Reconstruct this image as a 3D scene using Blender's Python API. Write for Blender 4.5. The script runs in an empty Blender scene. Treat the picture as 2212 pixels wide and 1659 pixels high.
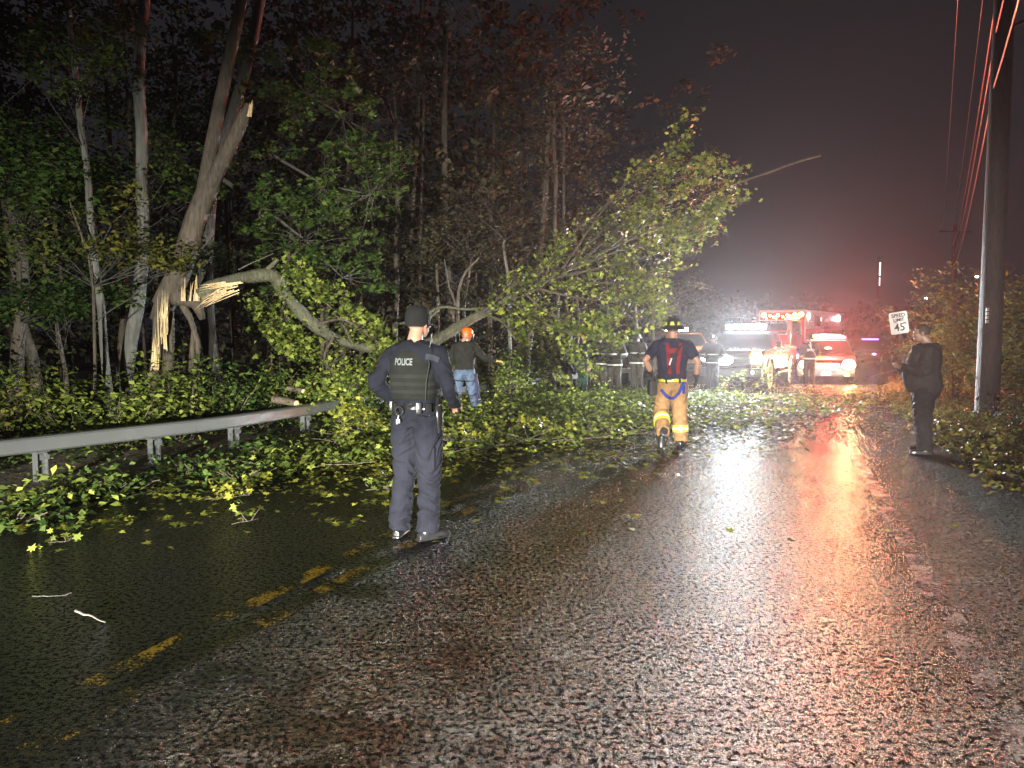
import bpy, bmesh, math, random
import numpy as np
from mathutils import Vector, Matrix, noise
from mathutils.bvhtree import BVHTree
R = math.radians
random.seed(7)
rng = np.random.default_rng(7)
scene = bpy.context.scene
COL = scene.collection

# ------------------------------------------------------------------ camera
CAM_Z, PITCH, F = 1.61, R(3.74), 1560.0
cam_d = bpy.data.cameras.new('camera')
cam = bpy.data.objects.new('camera', cam_d); COL.objects.link(cam)
cam.location = (0, 0, CAM_Z); cam.rotation_euler = (R(90) - PITCH, 0, 0)
cam_d.sensor_width = 36; cam_d.lens = F / 2212 * 36
cam_d.clip_start = 0.05; cam_d.clip_end = 1000
scene.camera = cam

# ------------------------------------------------------------------ world (light-polluted night sky)
w = bpy.data.worlds.new('World'); scene.world = w; w.use_nodes = True
bg = w.node_tree.nodes['Background']
bg.inputs[0].default_value = (0.85, 0.80, 0.92, 1); bg.inputs[1].default_value = 0.017

scene.view_settings.view_transform = 'Standard'; scene.view_settings.look = 'None'
scene.view_settings.exposure = 0.0; scene.view_settings.gamma = 1
scene.render.engine = 'CYCLES'
cy = scene.cycles
cy.use_denoising = True
cy.max_bounces = 5; cy.diffuse_bounces = 2; cy.glossy_bounces = 2; cy.transmission_bounces = 3
cy.volume_bounces = 0; cy.transparent_max_bounces = 6
cy.sample_clamp_indirect = 1.5; cy.sample_clamp_direct = 30
cy.caustics_reflective = False; cy.caustics_refractive = False

def aim(o, tgt):
    o.rotation_euler = (Vector(tgt) - o.location).to_track_quat('-Z', 'Y').to_euler()

def spot(name, loc, tgt, power, angle, blend, color, scale=(1, 1, 1), rad=0.08):
    l = bpy.data.lights.new(name, 'SPOT'); l.energy = power; l.spot_size = R(angle); l.spot_blend = blend
    l.color = color; l.shadow_soft_size = rad
    o = bpy.data.objects.new(name, l); COL.objects.link(o); o.location = loc; aim(o, tgt); o.scale = scale
    return o
# lamps of the patrol car standing behind the camera: low beams with a flat cut-off, and its take-down floodlight
spot('low_beam_lamp', (-3.6, -12.0, 0.72), (-3.6, 12, -1.45), 33000, 74, 0.18, (1.0, 0.95, 0.86), (1, 0.14, 1))
spot('low_beam_lamp', (-2.2, -12.0, 0.72), (-1.0, 12, -1.45), 30000, 40, 0.3, (1.0, 0.95, 0.86), (1, 0.29, 1))
spot('flood_lamp', (-4.2, -12.0, 1.45), (-6.0, 12, .8), 42000, 40, 1.0, (0.96, 1.0, 0.88), (1, 0.72, 1), 0.05)
spot('flood_lamp', (-3.2, -12.0, 1.45), (1.8, 16, 1.6), 66000, 40, 1.0, (1.0, 0.97, 0.84), (1, 0.8, 1), 0.05)

spot('added_sign_spot', (-3.7, -12.0, 1.5), (10.62, 19, 2.02), 26000, 1.7, 0.4, (1.0, 0.98, 0.94), (1, 1, 1), 0.02)  # added narrow spot that brightens the speed sign, standing in for retroreflection

# ------------------------------------------------------------------ pixel helpers (photograph seen 2212 px wide) used to survey the place
def at(x, y, Y):
    u = (x - 1106) / F; v = (829.5 - y) / F
    c, s = math.cos(PITCH), math.sin(PITCH)
    d = Vector((u, c + v * s, -s + v * c)); t = Y / d.y
    return Vector((0, 0, CAM_Z)) + d * t
def gnd(x, y, z=0.0):
    u = (x - 1106) / F; v = (829.5 - y) / F
    c, s = math.cos(PITCH), math.sin(PITCH)
    d = Vector((u, c + v * s, -s + v * c)); t = (z - CAM_Z) / d.z
    return Vector((0, 0, CAM_Z)) + d * t

# ------------------------------------------------------------------ materials
MATS = {}
def _nt(name):
    m = bpy.data.materials.new(name); m.use_nodes = True
    nt = m.node_tree; return m, nt, nt.nodes['Principled BSDF']
def pmat(name, col, rough=0.6, metal=0.0, spec=0.5, vary=0.25, scale=8.0, bump=0.0, bscale=60.0, stretch=None, coat=0.0, coords='Object'):
    """plain surface with procedural tone variation and optional bump"""
    if name in MATS: return MATS[name]
    m, nt, p = _nt(name)
    tc = nt.nodes.new('ShaderNodeTexCoord'); src = tc.outputs[coords]
    if stretch:
        mp = nt.nodes.new('ShaderNodeMapping'); mp.inputs['Scale'].default_value = stretch
        nt.links.new(src, mp.inputs[0]); src = mp.outputs[0]
    n = nt.nodes.new('ShaderNodeTexNoise'); n.inputs['Scale'].default_value = scale; n.inputs['Detail'].default_value = 5
    nt.links.new(src, n.inputs['Vector'])
    r = nt.nodes.new('ShaderNodeValToRGB')
    r.color_ramp.elements[0].position = 0.3; r.color_ramp.elements[1].position = 0.7
    r.color_ramp.elements[0].color = tuple(c * (1 - vary) for c in col) + (1,)
    r.color_ramp.elements[1].color = tuple(min(1, c * (1 + vary)) for c in col) + (1,)
    nt.links.new(n.outputs[0], r.inputs[0]); nt.links.new(r.outputs[0], p.inputs['Base Color'])
    p.inputs['Roughness'].default_value = rough; p.inputs['Metallic'].default_value = metal
    p.inputs['Specular IOR Level'].default_value = spec
    p.inputs['Coat Weight'].default_value = coat; p.inputs['Coat Roughness'].default_value = 0.08
    if bump:
        n2 = nt.nodes.new('ShaderNodeTexNoise'); n2.inputs['Scale'].default_value = bscale; n2.inputs['Detail'].default_value = 4
        nt.links.new(src, n2.inputs['Vector'])
        b = nt.nodes.new('ShaderNodeBump'); b.inputs['Strength'].default_value = bump; b.inputs['Distance'].default_value = 0.02
        nt.links.new(n2.outputs[0], b.inputs['Height']); nt.links.new(b.outputs[0], p.inputs['Normal'])
    MATS[name] = m; return m
def emat(name, col, strength):
    if name in MATS: return MATS[name]
    m = bpy.data.materials.new(name); m.use_nodes = True; nt = m.node_tree
    nt.nodes.remove(nt.nodes['Principled BSDF']); e = nt.nodes.new('ShaderNodeEmission')
    e.inputs[0].default_value = tuple(col) + (1,); e.inputs[1].default_value = strength
    nt.links.new(e.outputs[0], nt.nodes['Material Output'].inputs[0]); MATS[name] = m; return m
def leafmat(name, cols, transl=0.3, rough=0.38):
    if name in MATS: return MATS[name]
    m, nt, p = _nt(name)
    g = nt.nodes.new('ShaderNodeNewGeometry'); r = nt.nodes.new('ShaderNodeValToRGB')
    cr = r.color_ramp
    while len(cr.elements) < len(cols): cr.elements.new(0.5)
    for i, c in enumerate(cols):
        cr.elements[i].position = i / (len(cols) - 1); cr.elements[i].color = tuple(c) + (1,)
    nt.links.new(g.outputs['Random Per Island'], r.inputs[0]); nt.links.new(r.outputs[0], p.inputs['Base Color'])
    p.inputs['Roughness'].default_value = rough
    t = nt.nodes.new('ShaderNodeBsdfTranslucent'); nt.links.new(r.outputs[0], t.inputs[0])
    mx = nt.nodes.new('ShaderNodeMixShader'); mx.inputs[0].default_value = transl
    nt.links.new(p.outputs[0], mx.inputs[1]); nt.links.new(t.outputs[0], mx.inputs[2])
    nt.links.new(mx.outputs[0], nt.nodes['Material Output'].inputs[0]); MATS[name] = m; return m
def barkmat(name, c1, c2, scale=9.0, rough=0.75):
    if name in MATS: return MATS[name]
    m, nt, p = _nt(name)
    tc = nt.nodes.new('ShaderNodeTexCoord'); mp = nt.nodes.new('ShaderNodeMapping'); mp.inputs['Scale'].default_value = (3, 3, 0.45)
    nt.links.new(tc.outputs['Object'], mp.inputs[0])
    n = nt.nodes.new('ShaderNodeTexNoise'); n.inputs['Scale'].default_value = scale; n.inputs['Detail'].default_value = 8; n.inputs['Roughness'].default_value = 0.65
    nt.links.new(mp.outputs[0], n.inputs['Vector'])
    n3 = nt.nodes.new('ShaderNodeTexNoise'); n3.inputs['Scale'].default_value = 1.7; n3.inputs['Detail'].default_value = 4
    nt.links.new(tc.outputs['Object'], n3.inputs['Vector'])
    mt = nt.nodes.new('ShaderNodeMath'); mt.operation = 'MULTIPLY_ADD'; mt.inputs[1].default_value = 0.6; 
    nt.links.new(n3.outputs[0], mt.inputs[0]); nt.links.new(n.outputs[0], mt.inputs[2])
    r = nt.nodes.new('ShaderNodeValToRGB'); r.color_ramp.elements[0].position = 0.58; r.color_ramp.elements[1].position = 1.0
    r.color_ramp.elements[0].color = tuple(c1) + (1,); r.color_ramp.elements[1].color = tuple(c2) + (1,)
    nt.links.new(mt.outputs[0], r.inputs[0]); nt.links.new(r.outputs[0], p.inputs['Base Color'])
    b = nt.nodes.new('ShaderNodeBump'); b.inputs['Strength'].default_value = 0.9; b.inputs['Distance'].default_value = 0.03
    nt.links.new(n.outputs[0], b.inputs['Height']); nt.links.new(b.outputs[0], p.inputs['Normal'])
    p.inputs['Roughness'].default_value = rough
    MATS[name] = m; return m

def asphalt():
    m, nt, p = _nt('wet_asphalt'); L = nt.links.new
    tc = nt.nodes.new('ShaderNodeTexCoord')
    def tex(kind, scale, **kw):
        n = nt.nodes.new(kind); n.inputs['Scale'].default_value = scale
        for k, v in kw.items(): n.inputs[k].default_value = v
        L(tc.outputs['Object'], n.inputs['Vector']); return n
    big = tex('ShaderNodeTexNoise', 0.45, Detail=5.0, Roughness=0.6)
    pat = tex('ShaderNodeTexNoise', 1.6, Detail=6.0, Roughness=0.65)
    grain = tex('ShaderNodeTexNoise', 120.0, Detail=1.5, Roughness=0.5)
    vor = tex('ShaderNodeTexVoronoi', 135.0)
    # worn patches where the stone is smoothed over by tar
    cr = nt.nodes.new('ShaderNodeValToRGB'); cr.color_ramp.elements[0].position = 0.36; cr.color_ramp.elements[1].position = 0.52
    cr.color_ramp.elements[0].color = (0.6, 0.6, 0.6, 1); L(pat.outputs[0], cr.inputs[0])
    # far (left) lane is an older, finer surface: mask across the centre line
    sx = nt.nodes.new('ShaderNodeSeparateXYZ'); L(tc.outputs['Object'], sx.inputs[0])
    ma = nt.nodes.new('ShaderNodeMath'); ma.operation = 'MULTIPLY_ADD'; ma.inputs[1].default_value = -0.38; ma.inputs[2].default_value = 3.05
    L(sx.outputs['Y'], ma.inputs[0])
    mb_ = nt.nodes.new('ShaderNodeMath'); mb_.operation = 'ADD'; L(ma.outputs[0], mb_.inputs[0]); L(sx.outputs['X'], mb_.inputs[1])
    mr = nt.nodes.new('ShaderNodeMapRange'); mr.inputs['From Min'].default_value = -1.0; mr.inputs['From Max'].default_value = 1.1
    mr.inputs['To Min'].default_value = 0.45; mr.inputs['To Max'].default_value = 1.0; L(mb_.outputs[0], mr.inputs[0])
    mul = nt.nodes.new('ShaderNodeMath'); mul.operation = 'MULTIPLY'; L(mr.outputs[0], mul.inputs[0]); L(cr.outputs[0], mul.inputs[1])
    coarse = tex('ShaderNodeTexNoise', 17.0, Detail=4.0, Roughness=0.75)
    gm = nt.nodes.new('ShaderNodeMath'); gm.operation = 'MULTIPLY'; gm.inputs[1].default_value = .5; L(grain.outputs[0], gm.inputs[0])
    cm = nt.nodes.new('ShaderNodeMath'); cm.operation = 'MULTIPLY_ADD'; cm.inputs[1].default_value = .35; L(coarse.outputs[0], cm.inputs[0]); L(gm.outputs[0], cm.inputs[2])
    hs = nt.nodes.new('ShaderNodeMath'); hs.operation = 'ADD'; L(cm.outputs[0], hs.inputs[0]); vm = nt.nodes.new('ShaderNodeMath'); vm.operation = 'MULTIPLY'; vm.inputs[1].default_value = -1.1; L(vor.outputs['Distance'], vm.inputs[0]); L(vm.outputs[0], hs.inputs[1])
    pit = tex('ShaderNodeTexNoise', 34.0, Detail=5.0, Roughness=0.8)
    pr = nt.nodes.new('ShaderNodeMapRange'); pr.inputs['From Min'].default_value = .46; pr.inputs['From Max'].default_value = .60; pr.inputs['To Min'].default_value = .0; pr.inputs['To Max'].default_value = .95
    L(pit.outputs[0], pr.inputs[0]); L(pr.outputs[0], p.inputs['Specular IOR Level'])
    b = nt.nodes.new('ShaderNodeBump'); b.inputs['Distance'].default_value = 0.027; L(mul.outputs[0], b.inputs['Strength']); L(hs.outputs[0], b.inputs['Height'])
    b2 = nt.nodes.new('ShaderNodeBump'); b2.inputs['Strength'].default_value = 0.5; b2.inputs['Distance'].default_value = 0.05
    L(pat.outputs[0], b2.inputs['Height']); L(b.outputs[0], b2.inputs['Normal']); L(b2.outputs[0], p.inputs['Normal'])
    r = nt.nodes.new('ShaderNodeValToRGB'); r.color_ramp.elements[0].color = (0.004, 0.004, 0.004, 1); r.color_ramp.elements[1].color = (0.012, 0.011, 0.011, 1)
    r.color_ramp.elements[0].position = 0.3; r.color_ramp.elements[1].position = 0.75
    L(big.outputs[0], r.inputs[0]); L(r.outputs[0], p.inputs['Base Color'])
    p.inputs['Roughness'].default_value = 0.13
    return m
def paintmat(name, col, lo, hi, sc=5.0, rough=0.3):
    """worn road paint: missing flakes show the asphalt below"""
    m, nt, p = _nt(name); L = nt.links.new
    tc = nt.nodes.new('ShaderNodeTexCoord')
    n = nt.nodes.new('ShaderNodeTexNoise'); n.inputs['Scale'].default_value = sc; n.inputs['Detail'].default_value = 8; n.inputs['Roughness'].default_value = 0.7
    n2 = nt.nodes.new('ShaderNodeTexNoise'); n2.inputs['Scale'].default_value = 70; n2.inputs['Detail'].default_value = 3
    L(tc.outputs['Object'], n.inputs['Vector']); L(tc.outputs['Object'], n2.inputs['Vector'])
    r = nt.nodes.new('ShaderNodeValToRGB'); r.color_ramp.elements[0].position = lo; r.color_ramp.elements[1].position = hi
    sm = nt.nodes.new('ShaderNodeMath'); sm.operation = 'MULTIPLY_ADD'; sm.inputs[1].default_value = .45; sm.inputs[2].default_value = -.225; L(n2.outputs[0], sm.inputs[0])
    sa = nt.nodes.new('ShaderNodeMath'); sa.operation = 'ADD'; L(sm.outputs[0], sa.inputs[0]); L(n.outputs[0], sa.inputs[1]); L(sa.outputs[0], r.inputs[0])
    p.inputs['Base Color'].default_value = tuple(col) + (1,); p.inputs['Roughness'].default_value = rough
    b = nt.nodes.new('ShaderNodeBump'); b.inputs['Strength'].default_value = 0.7; b.inputs['Distance'].default_value = 0.01
    L(n2.outputs[0], b.inputs['Height']); L(b.outputs[0], p.inputs['Normal'])
    t = nt.nodes.new('ShaderNodeBsdfTransparent'); mx = nt.nodes.new('ShaderNodeMixShader')
    L(r.outputs[0], mx.inputs[0]); L(t.outputs[0], mx.inputs[1]); L(p.outputs[0], mx.inputs[2])
    L(mx.outputs[0], nt.nodes['Material Output'].inputs[0]); return m

# ------------------------------------------------------------------ object helpers
def tag(o, label=None, cat=None, group=None, kind=None):
    if label: o['label'] = label
    if cat: o['category'] = cat
    if group: o['group'] = group
    if kind: o['kind'] = kind
    return o
def empty(name, loc, rz=0.0, **kw):
    o = bpy.data.objects.new(name, None); COL.objects.link(o); o.location = loc; o.rotation_euler = (0, 0, rz)
    o.empty_display_size = 0.3
    return tag(o, **kw)
def mesh_obj(name, me, mat, parent=None):
    o = bpy.data.objects.new(name, me); COL.objects.link(o)
    if mat: me.materials.append(mat)
    if parent: o.parent = parent
    return o
def smooth_by_angle(me, ang=40):
    me.polygons.foreach_set('use_smooth', [True] * len(me.polygons))
    try: me.set_sharp_from_angle(angle=R(ang))
    except Exception: pass

class MB:
    """collects geometry and links it as ONE mesh"""
    def __init__(s): s.v = []; s.f = []
    def add(s, vs, fs, M=None):
        k = len(s.v); s.v += [tuple(M @ Vector(v)) if M else tuple(v) for v in vs]
        s.f += [tuple(i + k for i in f) for f in fs]; return s
    def box(s, c, d, M=None, bev=0.0):
        if bev:
            bm = bmesh.new(); bmesh.ops.create_cube(bm, size=1)
            for v in bm.verts: v.co = Vector((v.co.x * d[0], v.co.y * d[1], v.co.z * d[2]))
            bmesh.ops.bevel(bm, geom=bm.edges[:], offset=bev, segments=2, affect='EDGES', profile=0.6)
            bm.verts.index_update()
            vs = [v.co + Vector(c) for v in bm.verts]; fs = [[v.index for v in f.verts] for f in bm.faces]; bm.free()
            return s.add(vs, fs, M)
        x, y, z = d[0] / 2, d[1] / 2, d[2] / 2
        vs = [(c[0] + i * x, c[1] + j * y, c[2] + k * z) for k in (-1, 1) for j in (-1, 1) for i in (-1, 1)]
        return s.add(vs, [(0, 2, 3, 1), (4, 5, 7, 6), (0, 1, 5, 4), (2, 6, 7, 3), (0, 4, 6, 2), (1, 3, 7, 5)], M)
    def ell(s, c, r, M=None, nu=16, nv=10):
        vs = []; fs = []
        for j in range(nv + 1):
            th = math.pi * j / nv
            for i in range(nu):
                a = 2 * math.pi * i / nu
                vs.append((c[0] + r[0] * math.sin(th) * math.cos(a), c[1] + r[1] * math.sin(th) * math.sin(a), c[2] + r[2] * math.cos(th)))
        for j in range(nv):
            for i in range(nu):
                fs.append((j * nu + i, (j + 1) * nu + i, (j + 1) * nu + (i + 1) % nu, j * nu + (i + 1) % nu))
        return s.add(vs, fs, M)
    def cyl(s, p0, p1, r0, r1=None, n=16, M=None):
        return s.tube([p0, p1], [r0, r0 if r1 is None else r1], n, M=M)
    def tube(s, pts, rad, n=8, M=None, cap=True, jit=0.0):
        pts = [Vector(p) for p in pts]; m = len(pts); rings = []; ref = None
        for i, p in enumerate(pts):
            t = (pts[min(i + 1, m - 1)] - pts[max(i - 1, 0)]).normalized()
            if ref is None: ref = t.orthogonal().normalized()
            a = (ref - t * ref.dot(t)).normalized(); ref = a; b = t.cross(a)
            r = rad[i] if isinstance(rad, (list, tuple)) else rad
            rings.append([p + (a * math.cos(2 * math.pi * k / n) + b * math.sin(2 * math.pi * k / n)) * r * (1 + (random.random() - .5) * jit) for k in range(n)])
        vs = [q for rg in rings for q in rg]; fs = []
        for i in range(m - 1):
            for k in range(n):
                fs.append((i * n + k, i * n + (k + 1) % n, (i + 1) * n + (k + 1) % n, (i + 1) * n + k))
        if cap: fs += [tuple(range(n))[::-1], tuple((m - 1) * n + k for k in range(n))]
        return s.add(vs, fs, M)
    def loft(s, pts, rad, n=18, front=(0, 1, 0), sub=4, cap=True, M=None, ex=2.0):
        """elliptic loft: rad = [(side, front)] per point, Catmull-Rom between"""
        P = [Vector(p) for p in pts]; Q = [Vector((r[0], r[1], 0)) for r in rad]
        def cr(A, i, t):
            a, b, c, d = A[max(i - 1, 0)], A[i], A[i + 1], A[min(i + 2, len(A) - 1)]
            return 0.5 * ((2 * b) + (c - a) * t + (2 * a - 5 * b + 4 * c - d) * t * t + (3 * b - a - 3 * c + d) * t ** 3)
        C = []; RR = []
        for i in range(len(P) - 1):
            for k in range(sub): C.append(cr(P, i, k / sub)); RR.append(cr(Q, i, k / sub))
        C.append(P[-1]); RR.append(Q[-1]); m = len(C); vs = []; fs = []; fr = Vector(front)
        for i in range(m):
            t = (C[min(i + 1, m - 1)] - C[max(i - 1, 0)]).normalized()
            f = fr - t * fr.dot(t)
            if f.length < .15: f = Vector((0, 0, -1)) - t * (-t.z)
            f.normalize(); sd = t.cross(f)
            for k in range(n):
                a = 2 * math.pi * k / n; ca, sa = math.cos(a), math.sin(a)
                ca = math.copysign(abs(ca) ** (2 / ex), ca); sa = math.copysign(abs(sa) ** (2 / ex), sa)
                vs.append(C[i] + sd * ca * RR[i].x + f * sa * RR[i].y)
        for i in range(m - 1):
            for k in range(n): fs.append((i * n + k, i * n + (k + 1) % n, (i + 1) * n + (k + 1) % n, (i + 1) * n + k))
        if cap: fs += [tuple(range(n))[::-1], tuple((m - 1) * n + k for k in range(n))]
        return s.add(vs, fs, M)
    def prism(s, prof, x0, x1, M=None, axis='x'):
        """profile [(a,b)] extruded along x (a=y,b=z), or along y (a=x,b=z), or z (a=x,b=y)"""
        n = len(prof)
        def mk(a, b, t): return {'x': (t, a, b), 'y': (a, t, b), 'z': (a, b, t)}[axis]
        vs = [mk(a, b, x0) for a, b in prof] + [mk(a, b, x1) for a, b in prof]
        fs = [tuple(range(n)), tuple(range(n, 2 * n))[::-1]] + [(i, i + n, (i + 1) % n + n, (i + 1) % n) for i in range(n)]
        return s.add(vs, fs, M)
    def mesh(s, name, fix=True):
        me = bpy.data.meshes.new(name); me.from_pydata(s.v, [], s.f); me.update()
        if fix:
            bm = bmesh.new(); bm.from_mesh(me); bmesh.ops.recalc_face_normals(bm, faces=bm.faces); bm.to_mesh(me); bm.free()
        return me
    def build(s, name, mat, parent=None, smooth=True, ang=40, fix=True):
        me = s.mesh(name, fix)
        if smooth: smooth_by_angle(me, ang)
        return mesh_obj(name, me, mat, parent)

def eval_mesh(ob):
    dg = bpy.context.evaluated_depsgraph_get(); dg.update()
    return bpy.data.meshes.new_from_object(ob.evaluated_get(dg))
def remeshed(name, mb, voxel, mat, parent, smooth=4, wr=0.0, wscale=(9, 9, 22), seed=0):
    """union of overlapping closed lofts as one continuous skin, with cloth creases"""
    me = mb.mesh('tmp'); ob = bpy.data.objects.new('tmp', me); COL.objects.link(ob)
    m = ob.modifiers.new('r', 'REMESH'); m.mode = 'VOXEL'; m.voxel_size = voxel
    if smooth: m2 = ob.modifiers.new('s', 'SMOOTH'); m2.factor = 0.5; m2.iterations = smooth
    me2 = eval_mesh(ob); bpy.data.objects.remove(ob); bpy.data.meshes.remove(me); me2.name = name
    if wr:
        nv = len(me2.vertices); co = np.empty(nv * 3); no = np.empty(nv * 3)
        me2.vertices.foreach_get('co', co); me2.vertices.foreach_get('normal', no)
        co = co.reshape(-1, 3); no = no.reshape(-1, 3)
        d = np.array([noise.noise(Vector((c[0] * wscale[0] + seed, c[1] * wscale[1], c[2] * wscale[2] + 3 * noise.noise(Vector((c[0] * 5, c[1] * 5, c[2] * 3 + seed)))))) for c in co])
        d = 1 - 2 * np.abs(d)
        co += no * (d * wr - wr * .5)[:, None]
        me2.vertices.foreach_set('co', co.ravel()); me2.update()
    me2.polygons.foreach_set('use_smooth', [True] * len(me2.polygons))
    return mesh_obj(name, me2, mat, parent)

# ------------------------------------------------------------------ leaves
LEAF_S = np.array([(0, -.5, 0), (.3, 0, .10), (0, .55, -.06), (-.3, 0, .10)])
_ml = [(0, -.5), (.12, -.22), (.45, -.3), (.33, -.02), (.52, .18), (.2, .17), (0, .6), (-.2, .17), (-.52, .18), (-.33, -.02), (-.45, -.3), (-.12, -.22)]
LEAF_M = np.array([(x, y, .22 * abs(x) - .12 * y * y) for x, y in _ml])
def leaf_mesh(name, P, size, mat, parent=None, tpl=LEAF_S, flat=0.5, sj=0.5, g=None):
    g = g or rng
    P = np.asarray(P, float); n = len(P)
    nrm = g.normal(size=(n, 3)); nrm /= np.linalg.norm(nrm, axis=1)[:, None]
    nrm[:, 2] = np.abs(nrm[:, 2]); nrm = nrm * (1 - flat) + np.array([0, 0, 1.0]) * flat
    nrm /= np.linalg.norm(nrm, axis=1)[:, None]
    a = g.normal(size=(n, 3)); a -= nrm * (a * nrm).sum(1)[:, None]; a /= np.linalg.norm(a, axis=1)[:, None]
    b = np.cross(nrm, a)
    sz = size * (1 + sj * g.uniform(-1, 1, n)); k = len(tpl)
    V = (P[:, None, :] + sz[:, None, None] * (tpl[None, :, 0, None] * a[:, None, :] + tpl[None, :, 1, None] * b[:, None, :] + tpl[None, :, 2, None] * nrm[:, None, :]))
    me = bpy.data.meshes.new(name); me.vertices.add(n * k); me.vertices.foreach_set('co', V.ravel())
    me.loops.add(n * k); me.loops.foreach_set('vertex_index', np.arange(n * k, dtype=np.int32))
    me.polygons.add(n); me.polygons.foreach_set('loop_start', np.arange(0, n * k, k, dtype=np.int32))
    me.update(calc_edges=True)
    return mesh_obj(name, me, mat, parent)
def spray(c, n, r, flat=.35, d=None):
    """n leaf positions in a loose flattened clump round c, trailing along d"""
    p = rng.normal(size=(n, 3)) * np.array([r, r, r * flat]) * .5
    if d is not None: p += np.asarray(d)[None, :] * rng.uniform(-1, 1, n)[:, None]
    # leaves gather on a few twigs
    k = max(3, n // 9); tw = rng.normal(size=(k, 3)) * np.array([r, r, r * flat]) * .55
    q = tw[rng.integers(0, k, n)] + rng.normal(size=(n, 3)) * r * .13 + (np.asarray(d)[None, :] * rng.uniform(-1, 1, n)[:, None] if d is not None else 0)
    return np.asarray(c) + p * .35 + q
def wob(p0, p1, n=6, amp=.08, sag=0.0):
    p0, p1 = Vector(p0), Vector(p1); L = (p1 - p0).length; out = []
    o = [Vector((random.uniform(-1, 1), random.uniform(-1, 1), random.uniform(-1, 1))) * amp * L for _ in range(n + 1)]
    for i in range(n + 1):
        t = i / n; q = p0.lerp(p1, t); k = math.sin(math.pi * t)
        out.append(q + o[i] * min(k, .6) * .5 + Vector((0, 0, -sag * k)))
    return out
def taper(r0, r1, n): return [r0 + (r1 - r0) * i / n for i in range(n + 1)]

M_bark = barkmat('bark_grey_brown', (0.018, 0.013, 0.009), (0.10, 0.073, 0.052))
M_barkpale = barkmat('bark_pale', (0.04, 0.036, 0.032), (0.15, 0.138, 0.122), 6)
M_barkmoss = barkmat('bark_mossy', (0.016, 0.014, 0.010), (0.10, 0.095, 0.055))
M_barkdark = barkmat('bark_dark', (0.02, 0.017, 0.014), (0.07, 0.058, 0.05))
M_wood = barkmat('splintered_wood', (0.32, 0.19, 0.085), (0.85, 0.66, 0.38), 14)
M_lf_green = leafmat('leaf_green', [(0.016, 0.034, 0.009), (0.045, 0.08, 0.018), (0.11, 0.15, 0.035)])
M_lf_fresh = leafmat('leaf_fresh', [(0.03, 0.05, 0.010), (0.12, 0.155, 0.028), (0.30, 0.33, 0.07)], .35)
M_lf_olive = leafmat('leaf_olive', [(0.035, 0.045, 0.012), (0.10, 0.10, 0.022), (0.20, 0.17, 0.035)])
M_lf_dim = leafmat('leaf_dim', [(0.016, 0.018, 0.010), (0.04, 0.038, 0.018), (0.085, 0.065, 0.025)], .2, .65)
M_lf_yel = leafmat('leaf_yellow', [(0.04, 0.055, 0.01), (0.15, 0.155, 0.02), (0.32, 0.31, 0.05)])

# ------------------------------------------------------------------ road geometry
def heading(y):
    if y < 12: return 20.8
    if y < 40: return 20.8 + (y - 12) / 28 * 18.5
    return 39.3 + min(y - 40, 60) * .25
CL = []  # centre line samples (x, y, heading)
_y = -14.0; _x = -3.05 + .38 * _y; _s = 0
while _y < 150:
    h = R(heading(_y)); CL.append((_x, _y, h)); st = .5; _x += math.sin(h) * st; _y += math.cos(h) * st
CLN = np.array(CL)
def road_at(y, off):
    i = int(np.argmin(abs(CLN[:, 1] - y))); x, yy, h = CL[i]; return Vector((x + math.cos(h) * off + (y - yy) * math.tan(h), y - math.sin(h) * off * 0, 0))
def ribbon(name, o0, o1, z, mat, y0=-14, y1=150, **kw):
    mb = MB(); vs = []; fs = []
    for (x, y, h) in CL:
        if y < y0 or y > y1: continue
        c, s = math.cos(h), math.sin(h)
        a = o0(y) if callable(o0) else o0; b = o1(y) if callable(o1) else o1
        for k in range(5):
            o = a + (b - a) * k / 4; vs.append((x + c * o, y - s * o, z))
    for i in range(len(vs) // 5 - 1):
        for k in range(4): fs.append((i * 5 + k, i * 5 + k + 1, i * 5 + k + 6, i * 5 + k + 5))
    mb.add(vs, fs); o = mb.build(name, mat, fix=False); return tag(o, **kw)

# ground: one sheet to the horizon, dipping away into the wood and rising in small humps off the road
gv = []; gf = []; GX = np.concatenate([np.linspace(-120, -22, 18), np.linspace(-20, 26, 93), np.linspace(30, 120, 16)])
GY = np.concatenate([np.linspace(-30, -2, 8), np.linspace(0, 40, 81), np.linspace(45, 200, 22)])
for y in GY:
    for x in GX:
        i = int(np.argmin(abs(CLN[:, 1] - y))); off = (x - CLN[i, 0]) * math.cos(CLN[i, 2])
        edge = max(-4.6 - off, off - 5.6)
        z = -.03
        if edge > 0: z += min(edge, 3) * .02 + min(1, edge / 1.5) * (.10 * noise.noise(Vector((x * .8, y * .8, 0))) + .05 * noise.noise(Vector((x * 3, y * 3, 3))))
        gv.append((x, y, z))
nx = len(GX)
for j in range(len(GY) - 1):
    for i in range(nx - 1): gf.append((j * nx + i, j * nx + i + 1, (j + 1) * nx + i + 1, (j + 1) * nx + i))
M_ground = pmat('forest_floor', (0.07, 0.05, 0.034), 0.8, vary=.6, scale=3, bump=.8, bscale=14)
tag(MB().add(gv, gf).build('ground', M_ground, fix=False), kind='structure')
ribbon('road', -4.15, 5.15, 0.0, asphalt(), kind='structure')
M_white = paintmat('worn_white_paint', (0.24, 0.23, 0.22), 0.48, 0.62, 3.4)
M_whiteL = paintmat('worn_white_paint_faded', (0.22, 0.22, 0.2), 0.42, 0.55, 6.0)
M_yel = paintmat('worn_yellow_paint', (0.15, 0.092, 0.009), 0.535, 0.61, 2.8)
ribbon('yellow_centre_line', -.19, -.06, .004, M_yel, kind='structure')
ribbon('yellow_centre_line', .07, .20, .004, M_yel, kind='structure')
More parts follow.
